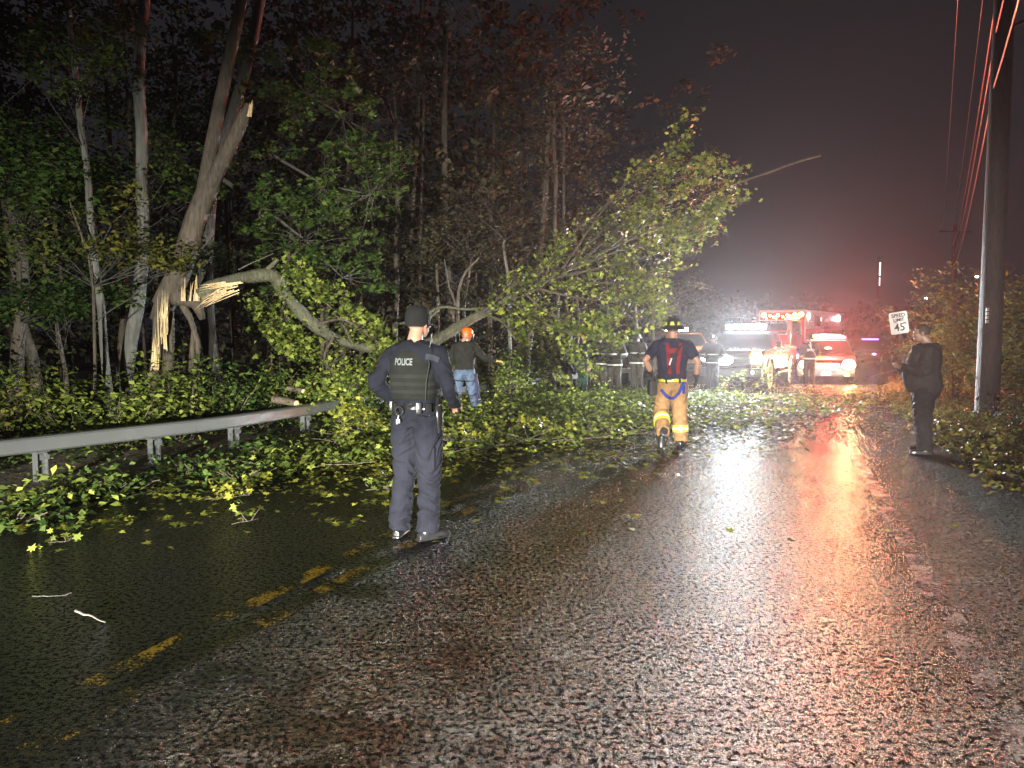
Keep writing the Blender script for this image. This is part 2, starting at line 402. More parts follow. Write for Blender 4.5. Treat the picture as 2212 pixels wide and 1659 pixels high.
ribbon('white_edge_line', lambda y: 3.70 + .05 * noise.noise(Vector((y * .8, 0, 9))), lambda y: 3.84 + .07 * noise.noise(Vector((y * 1.1, 5, 9))), .004, M_white, kind='structure')
ribbon('white_edge_line', lambda y: min(-2.95, -3.5 + .14 * max(0, y - 5)), lambda y: min(-2.83, -3.38 + .14 * max(0, y - 5)), .004, M_whiteL, y1=20, kind='structure')
# ------------------------------------------------------------------ guardrail (steel box beam on I posts)
RAILPTS = [(-8.9, 2.6), (-7.15, 5.0), (-6.0, 7.0), (-5.30, 8.1), (-4.55, 9.2), (-3.95, 10.3), (-3.38, 11.9), (-2.6, 13.8), (-1.6, 15.6), (-.52, 17.3), (.9, 20.2), (2.5, 23.0), (4.4, 26.5), (6.8, 30.5)]
M_galv = pmat('galvanised_steel', (0.12, 0.125, 0.125), .5, metal=.6, vary=.10, scale=2, bump=.03, bscale=9)
gr = empty('guardrail', (-3.4, 11.9, 0), label='long low grey box beam guardrail along the left verge, weeds around its posts', cat='guardrail')
def G(p): return (p[0] + 3.4, p[1] - 11.9, p[2])
mb = MB(); bp = [Vector((x, y, .41)) for x, y in RAILPTS]
sec = [(-.08, -.085), (-.08, .085), (.08, .085), (.08, -.085)]
sec = [(-.08, -.065), (-.08, .065), (-.06, .085), (.06, .085), (.08, .065), (.08, -.065), (.06, -.085), (-.06, -.085)]
# catmull-rom resample
bq = []
for i in range(len(bp) - 1):
    a, b, c, d = bp[max(i - 1, 0)], bp[i], bp[i + 1], bp[min(i + 2, len(bp) - 1)]
    for k in range(4):
        t = k / 4; bq.append(0.5 * ((2 * b) + (c - a) * t + (2 * a - 5 * b + 4 * c - d) * t * t + (3 * b - a - 3 * c + d) * t ** 3))
bq.append(bp[-1]); vs = []; fs = []; ns = len(sec)
for i, p in enumerate(bq):
    t = (bq[min(i + 1, len(bq) - 1)] - bq[max(i - 1, 0)]).normalized(); sd = Vector((t.y, -t.x, 0))
    for a, b in sec: vs.append(G(p + sd * a + Vector((0, 0, b + .008 * noise.noise(p)))))
for i in range(len(bq) - 1):
    for k in range(ns): fs.append((i * ns + k, i * ns + (k + 1) % ns, (i + 1) * ns + (k + 1) % ns, (i + 1) * ns + k))
fs += [tuple(range(ns)), tuple(len(vs) - ns + k for k in range(ns))]
mb.add(vs, fs).build('beam', M_galv, gr)
posts = [(-6.65, 6.0)] + [(RAILPTS[i][0], RAILPTS[i][1]) for i in (3, 4, 5, 6, 7, 8, 9, 10, 11, 12)]
for i, (x, y) in enumerate(posts):
    m = MB(); dx, dy = .06, .17
    for q in (-1, 1): m.box((0, q * .055, .15), (.095, .010, .44))
    m.box((0, 0, .15), (.008, .10, .44))
    m.box((0, 0, .345), (.14, .15, .02)).box((.09, 0, .30), (.012, .10, .07))
    m.cyl((.10, -.0, .335), (.125, -.0, .335), .016, .016, 8)
    me = m.mesh('post'); me.transform(Matrix.Translation(G((x - .06, y + .03, -.04))) @ Matrix.Rotation(R(-28), 4, 'Z')); smooth_by_angle(me)
    o = mesh_obj('post', me, M_galv, gr)

# ------------------------------------------------------------------ standing trees
def tree(name, label, path, rad, bark, sprays=(), leaf=None, lsize=.09, limbs=(), group=None, tpl=LEAF_S, twigs=True, flat=.45):
    """path: world points of the trunk; sprays: (centre, n, r, flat); limbs: (world path, r0, r1)"""
    base = Vector(path[0]); o = empty(name, base, label=label, cat='tree', group=group)
    m = MB(); P = [Vector(p) - base for p in path]
    fine = []; fr = []
    rr = rad if isinstance(rad, (list, tuple)) else taper(rad, rad * .5, len(P) - 1)
    for i in range(len(P) - 1):
        a, b, c, d = P[max(i - 1, 0)], P[i], P[i + 1], P[min(i + 2, len(P) - 1)]
        for k in range(4):
            t = k / 4; q = 0.5 * ((2 * b) + (c - a) * t + (2 * a - 5 * b + 4 * c - d) * t * t + (3 * b - a - 3 * c + d) * t ** 3)
            q += Vector((noise.noise(q * .9 + base), noise.noise(q * .9 - base), 0)) * .06
            fine.append(q); fr.append((rr[i] + (rr[i + 1] - rr[i]) * t) * (1 + .09 * noise.noise(q * 2.5)))
    fine.append(P[-1]); fr.append(rr[-1])
    fine[0] = P[0] - Vector((0, 0, .15)); fr[0] *= 1.25
    m.tube(fine, fr, 14, jit=.07)
    tr = m.build('trunk', bark, o, ang=80)
    if limbs or sprays:
        lm = MB()
        for (lp, r0, r1) in limbs:
            lp = [Vector(p) - base for p in lp]; lm.tube(lp, taper(r0, r1, len(lp) - 1), 7, jit=.12)
        if twigs:
            for s in sprays:
                c = Vector(s[0]) - base
                near = min(fine[2:], key=lambda q: (q + Vector((0, 0, .7)) - c).length)
                allp = [near] + [Vector(p) - base for l in limbs for p in l[0]]
                near = min(allp, key=lambda q: (q - c).length)
                L = (near - c).length
                if .1 < L < 3.5: lm.tube(wob(near, c, 5, .09), taper(min(.02, .005 + L * .005), .003, 5), 5, cap=False)
                for _ in range(3):
                    e = c + Vector(rng.normal(size=3) * s[2] * .5); lm.tube(wob(c, e, 3, .15), taper(.006, .002, 3), 4, cap=False)
        if lm.v: lm.build('limbs', M_barkdark, o, ang=80)
    if sprays:
        pts = np.concatenate([spray(Vector(s[0]) - base, int(s[1] * 1.7), s[2], s[3] if len(s) > 3 else .35) for s in sprays])
        leaf_mesh('crown', pts, lsize, leaf, o, tpl=tpl, flat=flat)
    return o
def crown_sprays(n, x0, x1, y0, y1, Y, dY, cnt, r, keep=None):
    out = []
    while len(out) < n:
        px = random.uniform(x0, x1); py = random.uniform(y0, y1)
        if keep and not keep(px, py): continue
        yy = Y + random.uniform(-dY, dY); p = at(px, py, yy)
        if p.z < .25: continue
        out.append((p, cnt * random.uniform(.5, 1.3), r * random.uniform(.6, 1.3), .4))
    return out
def px_path(pts, Y): return [at(x, y, Y + (q[0] if q else 0)) for x, y, *q in pts]
def zero(p): return Vector((p.x, p.y, 0))

# 1 pale straight trunk, second from left
p = px_path([(275, 770), (300, 640), (312, 500), (306, 330), (302, 150), (318, -60), (335, -260)], 13.2); p.insert(0, zero(p[0]) + Vector((-.05, 0, 0)))
sp = crown_sprays(16, 330, 470, 300, 560, 14.2, .8, 70, .55) + crown_sprays(10, 180, 330, -40, 120, 13.5, 1, 60, .6)
tree('pale_straight_tree', 'tall straight tree with pale smooth bark, left of the snapped tree', p, [.13, .125, .115, .105, .10, .10, .085, .07], M_barkpale, sp, M_lf_green, .10)
# 2 thin pale curved trunk
p = px_path([(236, 830), (222, 690), (205, 560), (193, 400), (172, 240), (152, 60), (140, -120)], 12.4); p.insert(0, zero(p[0]) + Vector((.1, 0, 0)))
sp = crown_sprays(12, 40, 210, 40, 200, 12.4, 1, 60, .5) + crown_sprays(10, 60, 300, 400, 560, 12.2, .8, 60, .45)
tree('thin_curved_tree', 'slim pale tree that bows to the left, leftmost tree with bright bark', p, [.075, .07, .065, .06, .055, .05, .045, .04], M_barkpale, sp[:12], M_lf_green, .10)
tree('yellow_leaved_sapling', 'sapling with sparse yellow leaves beside the slim bowed tree', [zero(at(205, 900, 12)), at(200, 620, 12), at(150, 430, 12)], [.03, .025, .012], M_bark, sp[12:] + crown_sprays(9, 230, 400, 480, 600, 12, .5, 70, .35), M_lf_olive, .085)
# 3 broad layered tree at the far left
p = px_path([(30, 860), (50, 640), (20, 420), (-60, 200)], 14); p.insert(0, zero(p[0]))
sp = crown_sprays(42, -60, 190, 250, 440, 13, 1.2, 80, .6, lambda x, y: y > 250 + x * .55) + crown_sprays(20, -40, 260, 500, 700, 13.5, 1, 70, .5)
tree('layered_green_tree', 'dark trunked tree with wide layers of green leaves at the left edge', p, [.14, .13, .11, .10, .07], M_bark, sp, M_lf_green, .11)
for (pts, Y, rr, lab, nm) in [
    ([(140, 800), (112, 640), (92, 560)], 14.5, .05, 'grey leaning sapling trunk left of the slim bowed tree', 'slim_sapling'),
    ([(150, 760), (130, 590), (120, 470), (100, 250)], 16.5, .05, 'dim vertical stem far back between the two leftmost trees', 'slim_sapling'),
    ([(262, 790), (268, 640), (285, 430), (280, 200)], 17.5, .10, 'brown trunk standing just behind the pale straight tree', 'brown_tree'),
    ([(70, 780), (48, 690), (30, 600), (10, 400)], 15.5, .12, 'reddish brown trunk in the dark at the left edge', 'brown_tree'),
    ([(330, 790), (335, 640), (372, 300), (380, 100)], 19, .07, 'thin dark stem between the pale straight tree and the snapped tree', 'slim_sapling'),
    ]:
    p = px_path(pts, Y); p.insert(0, zero(p[0]))
    tree(nm, lab, p, rr, M_bark, crown_sprays(9, pts[-1][0] - 130, pts[-1][0] + 130, pts[-1][1] - 60, pts[-1][1] + 130, Y, 1.2, 60, .6), M_lf_green, .12)

# 4 the snapped tree: stub, leaning forked stem and the limb that fell over the road
Yt = 12.6
base = zero(at(385, 860, Yt)); o4 = empty('snapped_tree', base, label='large leaning forked tree with its trunk splintered open at the break', cat='tree')
def loc(x, y, dy=0): return at(x, y, Yt + dy) - base
m = MB()
stem = [loc(352, 660), loc(378, 610), loc(402, 545), loc(425, 470), loc(452, 400)]
m.tube(stem[:1] + stem[1:], [.19, .21, .195, .18, .165], 16, jit=.1)
m.tube([loc(440, 430), loc(455, 330, .05), loc(478, 210, .1), loc(503, 90, .15), loc(528, -30, .2), loc(560, -190, .3)], [.15, .115, .105, .10, .09, .07], 14, jit=.07)
m.tube([loc(445, 425), loc(472, 365), (loc(505, 300)), loc(528, 250), loc(541, 228)], [.15, .13, .115, .10, .085], 14, jit=.08)
m.build('trunk', M_bark, o4, ang=80)
m = MB()
for i, (x, y, r) in enumerate([(352, 720, .10), (345, 700, .09), (368, 735, .085), (338, 715, .06), (416, 770, .05)]):
    m.tube([loc(x - 12 + i * 6, 905, -.1 * i), loc(x - 4, y + 70, -.05 * i), loc(x, y - 20, -.03 * i), loc(x + 2, y - 62, 0)], [r * 1.3, r * 1.05, r * .95, r * .6], 9, jit=.3)
m.tube([loc(424, 830), loc(428, 740, -.1), loc(412, 690), loc(395, 660)], [.05, .045, .05, .07], 8, jit=.2)
m.tube([loc(330, 690), loc(350, 650), loc(385, 640), loc(425, 655), loc(438, 690)], [.05, .13, .17, .13, .05], 10, jit=.3)
m.build('stub', M_bark, o4, ang=80)
m = MB(); rs = random.Random(3)
def shard(a, b, w, dy=0):
    a = Vector(a); b = Vector(b); d = (b - a); n = Vector((0, -1, .1)).cross(d).normalized() * w; f = Vector((0, -.35, 0)).normalized() * w * .5
    mid = a.lerp(b, .5) + n * .2
    m.add([a + n, a - n, mid - n * .6, b, mid + n * .7, a + f, mid + f * .8], [(0, 5, 6, 4), (5, 1, 2, 6), (4, 6, 3), (6, 2, 3), (0, 4, 2, 1), (4, 3, 2), (0, 1, 5)])
for i in range(22):   # splinters standing on the stub
    x = rs.uniform(342, 364); shard(loc(x, rs.uniform(690, 760), -.24), loc(x + rs.uniform(-5, 7), rs.uniform(622, 672), -.24 - rs.random() * .1), rs.uniform(.006, .018))
for i in range(16):
    x = rs.uniform(384, 430); shard(loc(x, 650, -.2), loc(x + rs.uniform(-4, 12), rs.uniform(590, 640), -.2 - rs.random() * .1), rs.uniform(.006, .02))
for i in range(34):   # torn fibres of the fallen limb
    y = rs.uniform(618, 668); x = rs.uniform(424, 440); shard(loc(x + rs.uniform(30, 95), 620 + (y - 640) * .5, -.2), loc(x - rs.uniform(-8, 12), y + rs.uniform(-4, 8), -.2 - rs.random() * .25), rs.uniform(.005, .016))
for i in range(6):
    x = rs.uniform(534, 548); shard(loc(x - 3, 252, -.08), loc(x + rs.uniform(-3, 6), rs.uniform(212, 228), -.08), rs.uniform(.012, .03))
for i in range(8):
    x = rs.uniform(326, 346); shard(loc(x, 800, -.22), loc(x + 5, rs.uniform(700, 740), -.22), rs.uniform(.01, .02))
m.build('splintered_break', M_wood, o4, smooth=False)

# ------------------------------------------------------------------ fallen limb and crown across the road
base = Vector((-1.2, 14.2, 0)); o5 = empty('fallen_tree', base, label='fallen tree sagging behind the officer, its leafy crown raised over the road', cat='fallen tree')
def fl(x, y, Y): return at(x, y, Y) - base
main = [fl(432, 640, 12.4), fl(480, 612, 12.5), fl(530, 600, 12.7), fl(590, 596, 13.0), fl(612, 630, 13.2), fl(665, 690, 13.4), fl(725, 732, 13.6), fl(800, 752, 13.9), fl(880, 748, 14.1)]
second = [fl(862, 752, 14.1), fl(930, 740, 14.3), fl(1000, 700, 14.6), fl(1070, 662, 14.9), fl(1130, 626, 15.1), fl(1210, 590, 15.4), fl(1300, 545, 15.7), fl(1390, 490, 16.0), fl(1480, 440, 16.3), fl(1590, 396, 16.6)]
def cat(P, k=4):
    out = []
    for i in range(len(P) - 1):
        a, b, c, d = P[max(i - 1, 0)], P[i], P[i + 1], P[min(i + 2, len(P) - 1)]
        for j in range(k):
            t = j / k; out.append(0.5 * ((2 * b) + (c - a) * t + (2 * a - 5 * b + 4 * c - d) * t * t + (3 * b - a - 3 * c + d) * t ** 3))
    out.append(P[-1]); return out
m = MB(); c = cat(main); m.tube(c, [.125 - .03 * i / len(c) + .035 * noise.noise(q * 2.3) + .015 * noise.noise(q * 7) for i, q in enumerate(c)], 12, jit=.09)
c2 = cat(second); m.tube(c2, [max(.012, .13 * (1 - i / len(c2)) ** 1.15 * (1 + .16 * noise.noise(q * 2.6))) for i, q in enumerate(c2)], 12, jit=.12)
m.tube(cat([fl(1590, 396, 16.6), fl(1660, 372, 16.7), fl(1720, 350, 16.8), fl(1772, 336, 16.9)]), .022, 6, jit=.3)
m.tube(cat([fl(560, 600, 12.9), fl(585, 575, 12.9), fl(600, 560, 12.9)]), taper(.05, .03, 8), 7)
m.tube(cat([fl(515, 583, 12.6), fl(540, 570, 12.7), fl(590, 548, 12.9)]), taper(.016, .008, 8), 6)
m.tube(cat([fl(860, 700, 14.3), fl(905, 690, 14.4), fl(950, 664, 14.5), fl(1010, 668, 14.7), fl(1080, 662, 14.9)]), .03, 7)
m.tube(cat([fl(880, 745, 14.1), fl(915, 700, 14.2), fl(950, 668, 14.2)]), taper(.05, .02, 8), 7)
m.build('trunk', M_barkmoss, o5, ang=80)
m = MB(); sprs = []
tips = [((1180, 602), (1200, 540), (1310, 440), (1420, 330)), ((1060, 668), (1120, 640), (1190, 560), (1200, 520)), ((1130, 640), (1210, 585), (1290, 470), (1390, 350)),
        ((1000, 705), (1060, 660), (1110, 610), (1150, 590)), ((1210, 590), (1300, 500), (1400, 400), (1465, 300)), ((1250, 570), (1350, 480), (1440, 400), (1525, 370)),
        ((1300, 545), (1400, 470), (1500, 400), (1585, 395)), ((1300, 545), (1400, 500), (1490, 470), (1560, 430)), ((1240, 580), (1340, 540), (1440, 520), (1530, 470)),
        ((1200, 600), (1290, 580), (1380, 560), (1480, 520)), ((1180, 610), (1260, 610), (1350, 610), (1440, 580)), ((1150, 620), (1230, 640), (1310, 650), (1390, 640)),
        ((1130, 630), (1190, 680), (1270, 710), (1350, 700)), ((1080, 660), (1140, 700), (1200, 760), (1260, 800)), ((1100, 650), (1160, 690), (1230, 720), (1300, 740)),
        ((1050, 680), (1090, 700), (1130, 760), (1180, 820)), ((1200, 600), (1260, 560), (1330, 500), (1400, 450)), ((1280, 560), (1360, 600), (1400, 640), (1410, 690)), ((1350, 515), (1440, 490), (1500, 500), (1530, 450)),
        ((760, 742), (740, 700), (700, 650), (640, 610)), ((660, 688), (640, 740), (600, 760), (560, 700)), ((600, 600), (620, 640), (600, 700), (640, 760)), ((720, 730), (700, 780), (740, 830), (690, 850)),
        ((820, 752), (800, 800), (760, 840), (720, 860)), ((690, 700), (740, 690), (790, 720), (820, 760))]
for k, tp in enumerate(tips):
    Y0 = 14.2 + (tp[0][0] - 900) / 300 if tp[0][0] > 900 else 13.4; dY = random.uniform(-1.0, 1.0) if k < 19 else random.uniform(-.7, .2)
    P = cat([fl(x, y, Y0 + dY * i / 3) for i, (x, y) in enumerate(tp)], 4)
    m.tube(P, taper(.032, .006, len(P) - 1), 6, jit=.15)
    for i in range(3, len(P)):
        for _ in range(3 if k < 19 else 2):
            d = Vector((random.uniform(-.2, 1), random.uniform(-.8, .8), random.uniform(-.35, .8))).normalized() * random.uniform(.25, .65)
            e = P[i] + d; m.tube(wob(P[i], e, 3, .12), taper(.006, .0025, 3), 4, cap=False)
            fac = .48 if k < 19 else .8
            if k in (0, 1, 2, 3, 16): fac = .16
            dr = (P[i] - P[i - 1]).normalized() * .3
            sprs.append((P[i].lerp(e, .6), int(30 * fac * random.choice([0, .5, 1, 1.6]) * (1.7 if i > len(P) * .55 else .8)), .17, dr))
m.build('branches', M_bark, o5, ang=80)
pts = np.concatenate([spray(s[0], max(4, s[1]), s[2], .8, d=s[3]) for s in sprs]); pts[:, 2] = np.maximum(pts[:, 2], .03)
leaf_mesh('crown', pts, .088, M_lf_fresh, o5, flat=.3, tpl=LEAF_M)

# 5 dark leaning maple whose branches hang right of the snapped tree
p = px_path([(470, 860), (440, 600), (470, 360), (520, 180), (556, 20), (590, -160)], 14.6); p.insert(0, zero(p[0]))
keep = lambda x, y: (x > 520 + max(0, (y - 350)) * .0) and (y > 90 + abs(x - 690) * .55) and y < 760 - abs(x - 640) * .35
sp = []
for (x0, x1, y0, y1, n) in [(540, 760, 90, 240, 20), (560, 800, 180, 330, 20), (620, 910, 300, 420, 22), (500, 640, 330, 520, 12), (660, 830, 400, 640, 34), (560, 700, 440, 640, 18), (430, 600, 60, 200, 8)]:
    sp += crown_sprays(n, x0, x1, y0, y1, 14.2, .8, 34, .30)
lim = [([at(505, 230, 14.6), at(580, 190, 14.4), at(660, 200, 14.2), at(740, 250, 14)], .05, .012), ([at(480, 330, 14.6), at(580, 330, 14.3), at(700, 400, 14.2), at(800, 420, 14)], .05, .012), ([at(470, 380, 14.6), at(560, 440, 14.3), at(660, 520, 14.2), at(740, 600, 14)], .05, .012)]
tree('leaning_maple', 'dark trunked maple with hanging green leaf clumps to the right of the snapped tree', p, [.16, .15, .14, .125, .11, .10, .08], M_barkdark, sp, M_lf_green, .10, lim, tpl=LEAF_M)

# 6 mid wood: the trunks one can tell apart behind the fallen limb
mids = [([(855, 700), (857, 560), (858, 380), (850, 200)], 19, .085, M_bark, 'slender grey trunk rising just left of the standing officer head'),
        ([(975, 690), (965, 560), (960, 300), (962, 60)], 21, .13, M_bark, 'tall bare grey trunk behind the gap right of the officer head'),
        ([(945, 690), (942, 620), (940, 560)], 19.5, .06, M_bark, 'short brown trunk between the officer and the tall bare trunk'),
        ([(1000, 690), (1010, 620), (1018, 560)], 19, .05, M_bark, 'thin trunk leaning right over the fallen limb'),
        ([(1100, 640), (1093, 560), (1090, 520)], 18.5, .05, M_barkpale, 'pale mottled trunk standing above the orange helmeted worker'),
        ([(1140, 780), (1150, 690), (1170, 520), (1185, 250)], 22, .12, M_bark, 'purple grey trunk behind the fallen crown, left of the paired trunks'),
        ([(1205, 740), (1203, 660), (1200, 450), (1195, 200)], 21, .09, M_bark, 'pale mottled trunk of the pair behind the fallen crown'),
        ([(1232, 740), (1225, 650), (1218, 400), (1215, 230)], 21.5, .07, M_bark, 'red lit trunk right of the mottled pair, snapped at the top'),
        ([(1248, 745), (1246, 640), (1240, 480)], 22.5, .085, M_bark, 'dark trunk close beside the red lit trunk'),
        ([(1374, 740), (1372, 640), (1366, 480)], 24, .075, M_barkpale, 'red tinted trunk left of the standing firefighter helmet'),
        ([(1412, 740), (1408, 640), (1402, 470)], 26, .09, M_bark, 'grey trunk directly above the left shoulder of the standing firefighter'),
        ([(1316, 745), (1312, 650), (1308, 500)], 23, .055, M_barkpale, 'thin pale trunk above the group of firefighters'),
        ([(605, 740), (612, 650), (630, 480)], 18, .08, M_bark, 'brown trunk seen under the arch of the fallen limb'),
        ([(695, 690), (700, 560), (690, 400)], 19, .06, M_bark, 'slim brown trunk behind the hanging maple leaves'),
        ([(1060, 730), (1062, 600), (1055, 420)], 23, .06, M_bark, 'dim slim trunk behind the bare side branches of the fallen limb'),
        ([(780, 680), (778, 500), (790, 250)], 22, .07, M_bark, 'dim grey trunk between the maple leaves and the officer'),
        ]
for k, (pts, Y, r, bk, lab) in enumerate(mids):
    p = px_path(pts, Y); p.insert(0, zero(p[0]))
    x, y = pts[-1]
    sp = crown_sprays(11, x - 120, x + 120, max(-50, y - 130), y + 190, Y, 1.4, 60, .75) + crown_sprays(7, x - 100, x + 100, 470, 650, Y, 1, 55, .5)
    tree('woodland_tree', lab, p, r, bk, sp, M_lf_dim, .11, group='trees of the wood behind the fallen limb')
# dead shrub with forked stems
p = [at(990, 690, 17.5), at(1000, 600, 17.5), at(1035, 555, 17.5)]; p.insert(0, zero(p[0]))
tree('forked_sapling', 'bare forked sapling with a V of thin stems behind the fallen limb', p, [.05, .045, .035, .015], M_bark, limbs=[([at(990, 670, 17.5), at(970, 620, 17.5), at(960, 560, 17.5)], .035, .015)])

# far wood that reads as one mass: trunks and dim leaves
far = MB(); rb = random.Random(11); lp = []
for i in range(120):
    Y = rb.uniform(20, 46); px = rb.uniform(-150, 1500)
    b = zero(at(px, 760, Y))
    if b.x > road_at(Y, -5.5).x - 1: continue
    h = rb.uniform(7, 13); lean = rb.uniform(-.6, .6); r = rb.uniform(.04, .11)
    q = [b - Vector((0, 0, .2)), b + Vector((lean * .3, 0, h * .35)), b + Vector((lean * .8, 0, h * .7)), b + Vector((lean, 0, h))]
    far.tube(q, [r, r * .85, r * .6, r * .25], 6)
    for _ in range(26):
        z = rb.uniform(.6, h + 5); c = (b.x + rb.gauss(0, 1.8), b.y + rb.gauss(0, 1.4), z)
        lp.append(spray(c, rb.randint(25, 60), rb.uniform(.5, 1.1), .4))
wd = far.build('far_wood', M_bark, ang=80); tag(wd, 'dark mass of slim trunks in the depth of the wood', 'woodland', kind='stuff')
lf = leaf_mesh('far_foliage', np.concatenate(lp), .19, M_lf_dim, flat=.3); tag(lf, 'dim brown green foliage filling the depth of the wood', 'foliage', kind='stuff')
# treeline far behind the vehicles, round the bend
lp = []
for i in range(420):
    Y = rb.uniform(50, 85); px = rb.uniform(1380, 2250); top = 668 + 30 * noise.noise(Vector((px * .006, Y * .1, 2))) - max(0, (1560 - px)) * .55 + max(0, min(1, (px - 1600) / 200)) * 30
    p = at(px, rb.uniform(top, 735), Y)
    if p.z < .3: p.z = rb.uniform(.3, 2)
    lp.append(spray(p, 40, 1.9, .7))
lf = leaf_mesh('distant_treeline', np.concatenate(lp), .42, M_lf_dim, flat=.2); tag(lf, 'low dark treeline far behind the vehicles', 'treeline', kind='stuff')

# ------------------------------------------------------------------ undergrowth
def bush(label, c, w, h, n, leaf, lsize=.085, group=None, name='bush', stems=9, tpl=LEAF_S, flat=.4):
    o = empty(name, c, label=label, cat='bush', group=group); st = MB(); pts = []
    for i in range(stems):
        a = random.uniform(0, 6.283); r = random.uniform(.2, 1) * w * .5; hh = h * random.uniform(.5, 1.05)
        tip = Vector((math.cos(a) * r, math.sin(a) * r * .8, hh)); P = wob((random.uniform(-.1, .1), random.uniform(-.1, .1), -.05), tip, 6, .15)
        st.tube(P, taper(.012, .004, 6), 5, cap=False)
        for j in (2, 3, 4, 5, 6):
            pts.append(spray(P[j] + Vector((random.gauss(0, .1), random.gauss(0, .1), 0)) * w, max(5, int(n / stems / 5)), .24 + .1 * w, .5))
    st.build('stems', M_bark, o); q = np.concatenate(pts); q[:, 2] = np.maximum(q[:, 2], .02)
    leaf_mesh('leaves', q, lsize, leaf, o, flat=flat, tpl=tpl); return o
bs = [(20, 960, 10.3, 1.9, 1.15, 'M_lf_olive', 'yellowish bush behind the rail at the left edge'), (140, 930, 10.9, 1.8, 1.1, 'M_lf_fresh', 'bush behind the rail below the slim bowed tree'),
      (250, 960, 10.2, 1.5, .8, 'M_lf_fresh', 'low bright bush touching the rail between its first two posts in view'), (330, 900, 11.4, 1.8, 1.25, 'M_lf_fresh', 'upright bright bush at the foot of the snapped tree'),
      (395, 860, 11.2, 1.3, 1.2, 'M_lf_fresh', 'leafy clump leaning over the rail in front of the snapped tree'), (470, 880, 12.0, 1.8, 1.0, 'M_lf_green', 'green bush right of the snapped tree stub'),
      (560, 850, 12.8, 2.0, 1.0, 'M_lf_green', 'dense green bush below the arch of the fallen limb'), (650, 850, 13.2, 2.0, 1.1, 'M_lf_fresh', 'dense bush behind the far end of the near rail'),
      (740, 850, 13.2, 2.0, 1.25, 'M_lf_fresh', 'bush with tall bright shoots left of the officer elbow'), (790, 880, 12.9, 1.6, .9, 'M_lf_green', 'bush hidden partly by the officer left arm'),
      (1080, 790, 16.6, 1.6, 1.2, 'M_lf_fresh', 'bright bush right of the worker arm above the far rail'), (1140, 760, 18, 1.8, 1.3, 'M_lf_green', 'shrub behind the sunlit far rail'.replace('sunlit', 'brightly lit')),
      (1000, 740, 17.5, 2, 1.4, 'M_lf_fresh', 'shrub between the officer and the worker beyond the limb'), (-60, 900, 11.5, 2.2, 1.5, 'M_lf_green', 'dark bush half out of view at the left edge')]
for (x, y, Y, w_, h_, lf_, lab) in bs:
    q = zero(at(x, y, Y)); bush(lab, q, w_, h_, 900, globals()[lf_], .085, 'bushes behind the guardrail', stems=11)
ws = [(60, 1065, 'low weeds around the nearest post in view'), (250, 1040, 'low weeds between the two nearest posts'), (420, 1000, 'leafy weeds right of the second post'), (520, 1010, 'tangle of weeds below the rail, third from the left post'), (10, 1110, 'weeds at the lower left corner of the verge'), (160, 1050, 'spreading weeds under the rail near the left edge'), (640, 980, 'weeds at the last clear post of the rail'), (590, 960, 'weeds behind the curving end of the near rail')]
for (x, y, lab) in ws:
    bush(lab, gnd(x, y + 22), .9, .12, 120, M_lf_green if random.random() < .5 else M_lf_fresh, .075, 'weeds in front of the guardrail', name='weed_clump', stems=10)
# creeping ground cover on the verge and in the wood (uncountable)
pts = []
for i in range(2300):
    x = rng.uniform(-14, 2.5); y = rng.uniform(6.5, 24); i_ = int(np.argmin(abs(CLN[:, 1] - y))); off = (x - CLN[i_, 0]) * math.cos(CLN[i_, 2])
    if off > -4.15 - (1.2 if y < 7 else 0): continue
    if off > -5.4 and rng.random() < .85: continue
    hh = .04 if off > -5.4 else .14
    pts.append(spray((x, y, hh), 30, .34, hh * 2.2))
q = np.concatenate(pts); q[:, 2] = np.abs(q[:, 2]) + .01
tag(leaf_mesh('ground_cover', q, .075, M_lf_green, flat=.55), 'low green plants and fallen leaves covering the left verge and wood floor', 'ground cover', kind='stuff')

# right verge
def vfoil(x, y, Y): return zero(at(x, y, Y))
bush('tall feathery shrub left of the utility pole', vfoil(2062, 850, 17), 2.4, 3.0, 4200, M_lf_olive, .085, name='shrub', stems=18)
bush('lower reddish shrub between the speed sign and the tall shrub', vfoil(2010, 830, 20), 2.6, 2.3, 3000, M_lf_olive, .09, name='shrub', stems=14)
bush('dense hedge bush at the right edge of the picture behind the pole', vfoil(2215, 900, 14.5), 2.8, 2.85, 6500, M_lf_olive, .085, name='shrub', stems=22)
bush('dark low bush at the right edge in front of the hedge', vfoil(2235, 960, 12), 1.3, .6, 600, M_lf_dim, .08, name='shrub', stems=12)
pts = []
for i in range(1500):
    y = rng.uniform(7, 34); i_ = int(np.argmin(abs(CLN[:, 1] - y))); off = 5.05 + abs(rng.normal()) * 1.7
    x = CLN[i_, 0] + off / math.cos(CLN[i_, 2]); pts.append(spray((x, y, .07), 30, .3, .3))
q = np.concatenate(pts); q[:, 2] = np.abs(q[:, 2]) + .01
tag(leaf_mesh('verge_weeds', q, .07, M_lf_olive, flat=.4), 'short dull weeds along the right verge', 'weeds', kind='stuff')

